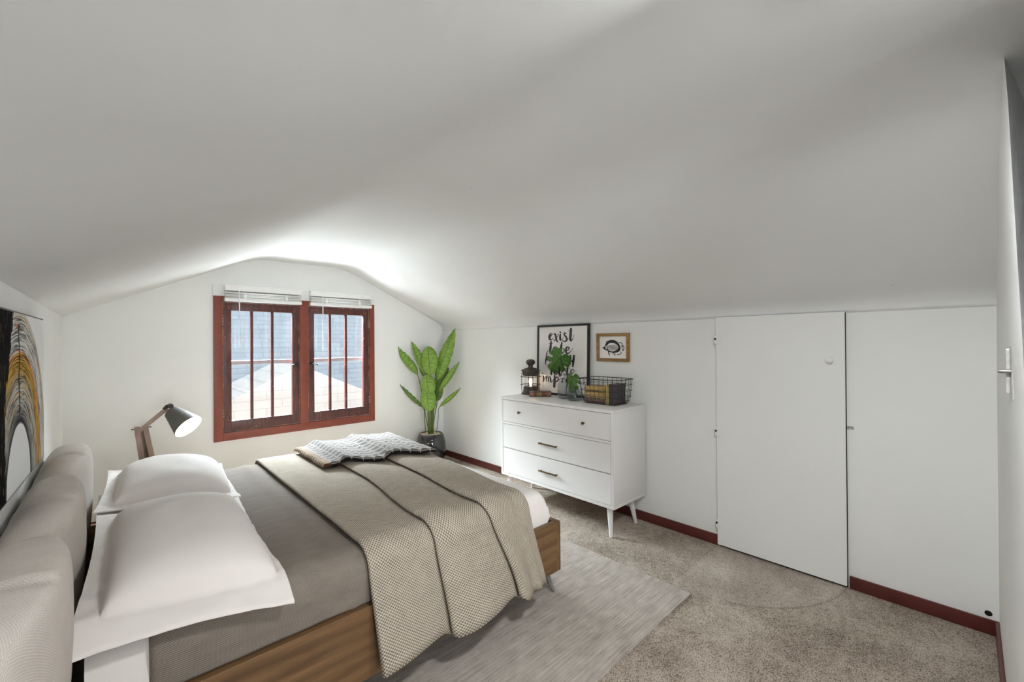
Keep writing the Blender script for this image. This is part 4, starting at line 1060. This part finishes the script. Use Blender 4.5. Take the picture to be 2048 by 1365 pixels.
def upbook(label, y1, t_, ht, dp, cv):
    t = thing('book', label, 'book', (2.676, y1 - t_ / 2, bz0 + .002), 0, 'books standing in the wire basket')
    x0, x1 = 2.684, 2.684 + dp; z0, z1 = bz0 + .0022, bz0 + .0022 + ht; c = .003
    bm = bmesh.new(); box(bm, x0, x1, y1 - c, y1, z0, z1, .001); box(bm, x0, x1, y1 - t_, y1 - t_ + c, z0, z1, .001)
    grid(bm, 8, 1, lambda u, v: (x0 + .004 - .008 * math.sin(PI * u), y1 - t_ * u, z0 + ht * v))
    obj('cover', bm, M[cv], t, smooth=True, angle=35); obj('pages', BX(x0 + .004, x1 - .004, y1 - t_ + c, y1 - c, z0 + .004, z1 - .004), M['pages'], t)
upbook('pale yellow book standing upright in the wire basket', 1.838, .020, .148, .15, 'yellow')
upbook('charcoal book standing upright beside the yellow one', 1.816, .042, .152, .16, 'charcoal')

# ------------------------------------------------------------------ glass vases with monstera cuttings
def vase(name, label, x, y, prof, water):
    t = thing(name, label, 'vase', (x, y, TZ))
    bm = bmesh.new(); lathe(bm, prof, (x, y, TZ), 40, cap=True)
    # open mouth: remove the top cap
    top = max(v.co.z for v in bm.verts); bmesh.ops.delete(bm, geom=[f for f in bm.faces if len(f.verts) > 4 and f.calc_center_median().z > top - .001], context='FACES_ONLY')
    obj('glass', bm, M['vase'], t, smooth=True, angle=60)
    bm = bmesh.new(); lathe(bm, [(r * .93, z) for r, z in water], (x, y, TZ), 32); obj('water', bm, M['water'], t, smooth=True, angle=50)
    return t
VBx, VBy, VFx, VFy = 2.792, 2.305, 2.722, 2.168
vb = vase('glass_vase', 'larger clear glass bottle vase standing behind the smaller one', VBx, VBy, [(.070, 0), (.078, .006), (.079, .06), (.076, .105), (.060, .140), (.034, .160), (.026, .176), (.026, .205), (.032, .212)], [(.074, .006), (.0785, .02), (.079, .055)])
vf = vase('glass_vase', 'smaller round glass vase in front on the dresser', VFx, VFy, [(.044, 0), (.056, .005), (.063, .030), (.058, .060), (.040, .088), (.026, .104), (.022, .122), (.027, .130)], [(.052, .005), (.062, .028), (.061, .045)])
bm = bmesh.new(); tube(bm, [(VBx + .029 * math.cos(a), VBy + .029 * math.sin(a), TZ + .196) for a in [i * 2 * PI / 20 for i in range(20)]], .0018, 6, closed=True)
tube(bm, [(VBx - .02, VBy - .02, TZ + .196), (VBx - .035, VBy - .06, TZ + .185), (VBx - .03, VBy - .075, TZ + .195)], .0018, 6); tube(bm, [(VBx - .02, VBy + .02, TZ + .196), (VBx - .04, VBy + .07, TZ + .17), (VBx - .03, VBy + .10, TZ + .15)], .0018, 6)
obj('wire_collar', bm, M['darkmetal'], vb, smooth=True)
def monstera(name, label, leafc, e1, e2, size, stem, curl, slits, group=None):
    """leafc: petiole joint; e1: direction to the leaf tip; e2: across"""
    t = thing(name, label, 'plant', stem[0])
    e1 = Vector(e1).normalized(); e2 = Vector(e2); e2 = (e2 - e1 * e2.dot(e1)).normalized(); e3 = e1.cross(e2)
    if e3.x > 0: e3 = -e3
    bm = bmesh.new(); uvl = bm.loops.layers.uv.verify(); n = 120
    def rad(th):   # heart outline, th=0 at the tip
        a = abs(th) / PI
        r = .62 + .10 * math.cos(th) + .34 * max(0, math.cos(th)) ** 3 - .10 * max(0, -math.cos(th))
        if a > .86: r *= 1 - .72 * sstep(.86, 1.0, a)
        for (c, w, dep) in slits:
            r *= 1 - dep * math.exp(-((th - c) / w) ** 4)
        return r * size
    rows = 7; vs = []
    for i in range(n + 1):
        th = -PI + 2 * PI * i / n; R_ = rad(th); row = []
        for j in range(rows + 1):
            q = R_ * j / rows; x = math.cos(th) * q; y = math.sin(th) * q
            zc = -curl * (y * y) / size - curl * .6 * max(0, x) ** 2 / size + .004 * math.sin(th * 9) * (j / rows)
            row.append((Vector(leafc) + e1 * (x + .0 * size) + e2 * y + e3 * zc, (y, x)))
        vs.append(row)
    V_ = [[bm.verts.new(p[0]) for p in row[1:]] for row in vs[:-1]]; c0 = bm.verts.new(Vector(leafc))
    def setuv(f, uvs):
        for l, u in zip(f.loops, uvs): l[uvl].uv = u
    for i in range(n):
        k = (i + 1) % n
        f = bm.faces.new((c0, V_[i][0], V_[k][0])); setuv(f, [(0, 0), vs[i][1][1], vs[k][1][1]])
        for j in range(rows - 1):
            f = bm.faces.new((V_[i][j], V_[i][j + 1], V_[k][j + 1], V_[k][j])); setuv(f, [vs[i][j + 1][1], vs[i][j + 2][1], vs[k][j + 2][1], vs[k][j + 1][1]])
    obj('leaf', bm, M['monstera'], t, smooth=True, solid=.0012)
    bm = bmesh.new(); tube(bm, cr(stem, 6), .0042, 8); obj('stem', bm, M['stem' if size < .1 else 'stemdark'], t, smooth=True)
    return t
# cutting in the larger vase: big drooping leaf towards the lantern
J = Vector((2.757, 2.345, 1.222))
monstera('monstera_cutting', 'large drooping monstera leaf on a stem in the larger vase', J, (-.02, .125, -.140), (-.06, .10, .10), .165,
         [(VBx + .01, VBy + .02, TZ + .02), (VBx, VBy - .005, TZ + .15), (VBx - .012, VBy - .008, TZ + .22), (VBx - .03, VBy + .01, TZ + .27), (J.x + .004, J.y, J.z)], .5,
         [(.45, .085, .52), (.95, .09, .5), (-.5, .085, .5), (-1.05, .09, .5), (1.5, .07, .3)])
J2 = Vector((2.690, 2.166, 1.066))
monstera('monstera_cutting', 'small split monstera leaf on a stem in the smaller vase', J2, (-.05, .02, -.12), (.0, .1, .03), .105,
         [(VFx + .01, VFy - .02, TZ + .012), (VFx + .005, VFy - .006, TZ + .08), (VFx, VFy + .002, TZ + .13), (VFx - .008, VFy, TZ + .172), (J2.x + .002, J2.y, J2.z + .006), (J2.x, J2.y, J2.z)], .9,
         [(.4, .10, .55), (.95, .10, .5), (-.45, .10, .55), (-1.0, .10, .5), (1.55, .08, .4), (-1.6, .08, .4)])

# ------------------------------------------------------------------ tall plant in the corner
PXc, PYc = 2.580, 4.080
pl = thing('potted_plant', 'tall broad-leaved plant in a glossy black pot in the far corner', 'plant', (PXc, PYc, 0))
bm = bmesh.new(); lathe(bm, [(.0001, 0), (.115, 0), (.128, .008), (.155, .09), (.166, .18), (.160, .26), (.142, .325), (.130, .345), (.124, .350), (.120, .345), (.118, .325), (.118, .300)], (PXc, PYc, 0), 56, cap=False)
obj('pot', bm, M['pot'], pl, smooth=True, angle=50)
bm = bmesh.new()
lathe(bm, [(.118, .322), (.06, .334), (.0001, .338)], (PXc, PYc, 0), 32, cap=False)
for i in range(230):
    a = random.random() * 2 * PI; r = .112 * math.sqrt(random.random()); s = random.uniform(.006, .010)
    q = bmesh.ops.create_icosphere(bm, subdivisions=1, radius=s)
    bmesh.ops.translate(bm, verts=q['verts'], vec=(PXc + r * math.cos(a), PYc + r * math.sin(a), .336 + .004 * (1 - r / .11) + random.uniform(-.002, .004)))
o = obj('pebbles', bm, M['soil'], pl, smooth=True); o['kind'] = 'stuff'
# right-hand directions of the plant as seen from the doorway
rt = Vector((.73, -.684, 0)); fw_ = Vector((.684, .73, 0))
S0 = Vector((PXc, PYc, .33))
def pp_(du, z, df=0): return Vector((PXc, PYc, 0)) + rt * du + fw_ * df + Vector((0, 0, z))
bm = bmesh.new()
for i in range(9):
    a = i * 2 * PI / 9; r = .024
    tube(bm, [(PXc + r * math.cos(a), PYc + r * math.sin(a), .325), (PXc + r * 1.3 * math.cos(a), PYc + r * 1.3 * math.sin(a), .60 + .05 * (i % 3)), (PXc + r * 2.4 * math.cos(a), PYc + r * 2.4 * math.sin(a), .86 + .08 * (i % 3))], [.009, .0075, .005], 8)
obj('stalk', bm, M['stem'], pl, smooth=True)
def leaf(base, tip, width, bow, fold, roll, mt='leaf', stemfrom=None, tear=0, shape=.5):
    b, t = Vector(base), Vector(tip); ax = t - b; L = ax.length; a = ax.normalized()
    side = a.cross(fw_); side = side.normalized(); nrm = side.cross(a).normalized()
    side = (side * math.cos(roll) + nrm * math.sin(roll)).normalized(); nrm = side.cross(a).normalized()
    if nrm.dot(fw_) > 0: nrm = -nrm            # face the doorway
    bm = bmesh.new(); n, m = 30, 10
    def wid(s):
        v = (s ** .62) * ((1 - s) ** (.85 if shape < .6 else .62)); return width * v * (2.75 if shape < .6 else 2.25)
    def fn(u, v):
        w = (2 * v - 1); ww = wid(u) * w
        if tear and abs(w) > .3: ww *= 1 - .10 * max(0, math.sin(u * 37 + w * 4 + tear))
        p = b + a * (L * u) + nrm * (bow * 4 * u * (1 - u)) + side * (ww * math.cos(fold * abs(w)))
        p += -nrm * (abs(ww) * math.sin(fold * abs(w)) * .9) + nrm * (.004 * math.sin(u * 44 + abs(w) * 5) * abs(w))
        p.x = min(p.x, XR - .012); p.y = min(p.y, YF - .012)
        return p
    grid(bm, n, m, fn, lambda u, v: (wid(u) * (2 * v - 1), L * u))
    lf = obj('leaf', bm, M[mt], pl, smooth=True, solid=.0012)
    if stemfrom is not None:
        sf = Vector(stemfrom); mid = (sf + b) / 2 + Vector((0, 0, .02))
        bm = bmesh.new(); tube(bm, cr([sf, mid, b, b + a * L * .5 + nrm * (bow * 1.0) - nrm * .004], 6), [.0048] * 13 + [.004, .0035, .003, .0025, .002, .0015][:6] if False else .0042, 7)
        obj('leaf_stem', bm, M['stem'], lf, smooth=True)
base0 = lambda du, df=0: pp_(du, .335, df)
# (base du, base z, base df) -> (tip du, z, df)
leaf(pp_(.060, .93, .02), pp_(.270, 1.520, .06), 0.088, .03, .55, .15, 'leaf', base0(.012), 1)            # tall right leaf
leaf(pp_(.010, .99, -.05), pp_(-.015, 1.318, -.04), 0.112, .03, .45, -.05, 'leaf', base0(0), 0, .8)       # broad centre leaf
leaf(pp_(-.045, .99, .0), pp_(-.215, 1.372, .03), 0.072, .03, .7, .35, 'leaf', base0(-.012), 1)           # upper left leaf
leaf(pp_(-.150, 1.00, .02), pp_(-.395, 1.312, .05), 0.078, .035, .8, .45, 'leaf', base0(-.02), 2)         # far left leaf
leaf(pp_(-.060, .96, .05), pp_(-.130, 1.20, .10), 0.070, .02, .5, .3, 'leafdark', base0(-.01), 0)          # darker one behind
leaf(pp_(.085, .80, .02), pp_(.318, 1.142, .05), 0.060, .03, .9, -.55, 'leaf', base0(.015), 1)            # right middle leaf
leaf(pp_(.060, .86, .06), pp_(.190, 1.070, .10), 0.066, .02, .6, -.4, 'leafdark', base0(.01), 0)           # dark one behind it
leaf(pp_(.000, .78, -.07), pp_(-.035, 1.005, -.05), 0.102, .03, .5, .0, 'leaf', base0(0, -.01), 0, .8)    # centre middle leaf
leaf(pp_(.000, .60, -.08), pp_(-.030, .868, -.06), 0.105, .03, .5, .0, 'leaf', base0(0, -.015), 0, .8)    # centre low leaf
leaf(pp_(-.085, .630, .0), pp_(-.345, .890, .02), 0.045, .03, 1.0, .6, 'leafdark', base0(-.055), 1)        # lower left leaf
leaf(pp_(.100, .640, .0), pp_(.330, .845, .03), 0.046, .03, 1.0, -.6, 'leaf', base0(.062), 1)             # lower right leaf
leaf(pp_(.070, .70, .05), pp_(.100, .95, .06), 0.055, .02, .5, -.2, 'leafdark', base0(.01), 0)

# ------------------------------------------------------------------ camera
f_px, yaw, pitch, roll = 851.32, .7536, .0038, -.0072
fwd = Vector((math.sin(yaw) * math.cos(pitch), math.cos(yaw) * math.cos(pitch), math.sin(pitch)))
r_ = Vector((math.cos(yaw), -math.sin(yaw), 0)); u_ = r_.cross(fwd)
r2 = r_ * math.cos(roll) + u_ * math.sin(roll); u2 = -r_ * math.sin(roll) + u_ * math.cos(roll)
cd = bpy.data.cameras.new('camera'); cam = bpy.data.objects.new('camera', cd); COL.objects.link(cam)
cd.sensor_width = 36; cd.lens = f_px / 2048 * 36; cd.clip_start = .02; cd.clip_end = 100
mw = Matrix((r2, u2, -fwd)).transposed().to_4x4(); mw.translation = (0, 0, 1.35); cam.matrix_world = mw
sc.camera = cam

# ------------------------------------------------------------------ light
def area(name, loc, target, sx, sy, energy, col=(1, 1, 1)):
    l = bpy.data.lights.new(name, 'AREA'); l.shape = 'RECTANGLE'; l.size = sx; l.size_y = sy; l.energy = energy; l.color = col
    o = bpy.data.objects.new(name, l); COL.objects.link(o); o.location = loc
    o.rotation_euler = (Vector(target) - Vector(loc)).to_track_quat('-Z', 'Y').to_euler(); return o
sl = area('sky_light', (1.34, YF + 1.5, 3.0), (1.34, YF - .6, .6), 3.0, 1.6, 2650, (.85, .93, 1.))
sl.data.spread = math.radians(124)
area('roof_bounce_light', (1.34, YF + 1.2, -.7), (1.34, YF - .3, 1.7), 3.0, 1.4, 400, (.89, .95, 1.))
hl = area('hall_fill', (.2, -2.0, 1.0), (2.0, 4.3, 1.0), 1.0, 1.2, 9, (.95, .98, 1.)); hl.data.spread = math.radians(60)  # added fill lamp behind the camera, aimed at the far wall
# added fill lamp, unseen above the doorway end, to brighten the room
LPX, LPY = .98, .08
cl = thing('fill_lamp', 'flat round fill lamp added out of view near the doorway', 'lamp', (LPX, LPY, CZ))
bm = bmesh.new(); lathe(bm, [(.12, .02), (.145, -.01), (.142, -.036), (.132, -.040)], (LPX, LPY, CZ), 40, cap=False); obj('fill_lamp_rim', bm, M['whiteplastic'], cl, smooth=True)
l = bpy.data.lights.new('fill_lamp_light', 'AREA'); l.shape = 'DISK'; l.size = .26; l.energy = 26; l.color = (.95, .975, 1.)
o = bpy.data.objects.new('fill_lamp_light', l); COL.objects.link(o); o.location = (LPX, LPY, CZ - .042)
wd = bpy.data.worlds.new('sky'); sc.world = wd; wd.use_nodes = True
wd.node_tree.nodes['Background'].inputs[0].default_value = (.97, .985, 1., 1); wd.node_tree.nodes['Background'].inputs[1].default_value = 1.25
def point(name, loc, e, col, r=.02):
    l = bpy.data.lights.new(name, 'POINT'); l.energy = e; l.color = col; l.shadow_soft_size = r
    o = bpy.data.objects.new(name, l); COL.objects.link(o); o.location = loc
point('lamp_glow', A + ax * .150, .35, (1., .86, .68), .012)
point('lantern_glow', (LX, LY, TZ + .158), .16, (1., .76, .48), .006)
sc.view_settings.view_transform = 'Standard'; sc.view_settings.look = 'None'; sc.view_settings.gamma = 1; sc.view_settings.exposure = 0.26
sc.view_settings.use_curve_mapping = False
cy = sc.cycles
cy.use_denoising = True; cy.use_adaptive_sampling = True; cy.adaptive_threshold = .02; cy.max_bounces = 12; cy.diffuse_bounces = 6; cy.glossy_bounces = 4; cy.transparent_max_bounces = 16; cy.transmission_bounces = 4
cy.caustics_reflective = False; cy.caustics_refractive = False; cy.sample_clamp_indirect = 6.0
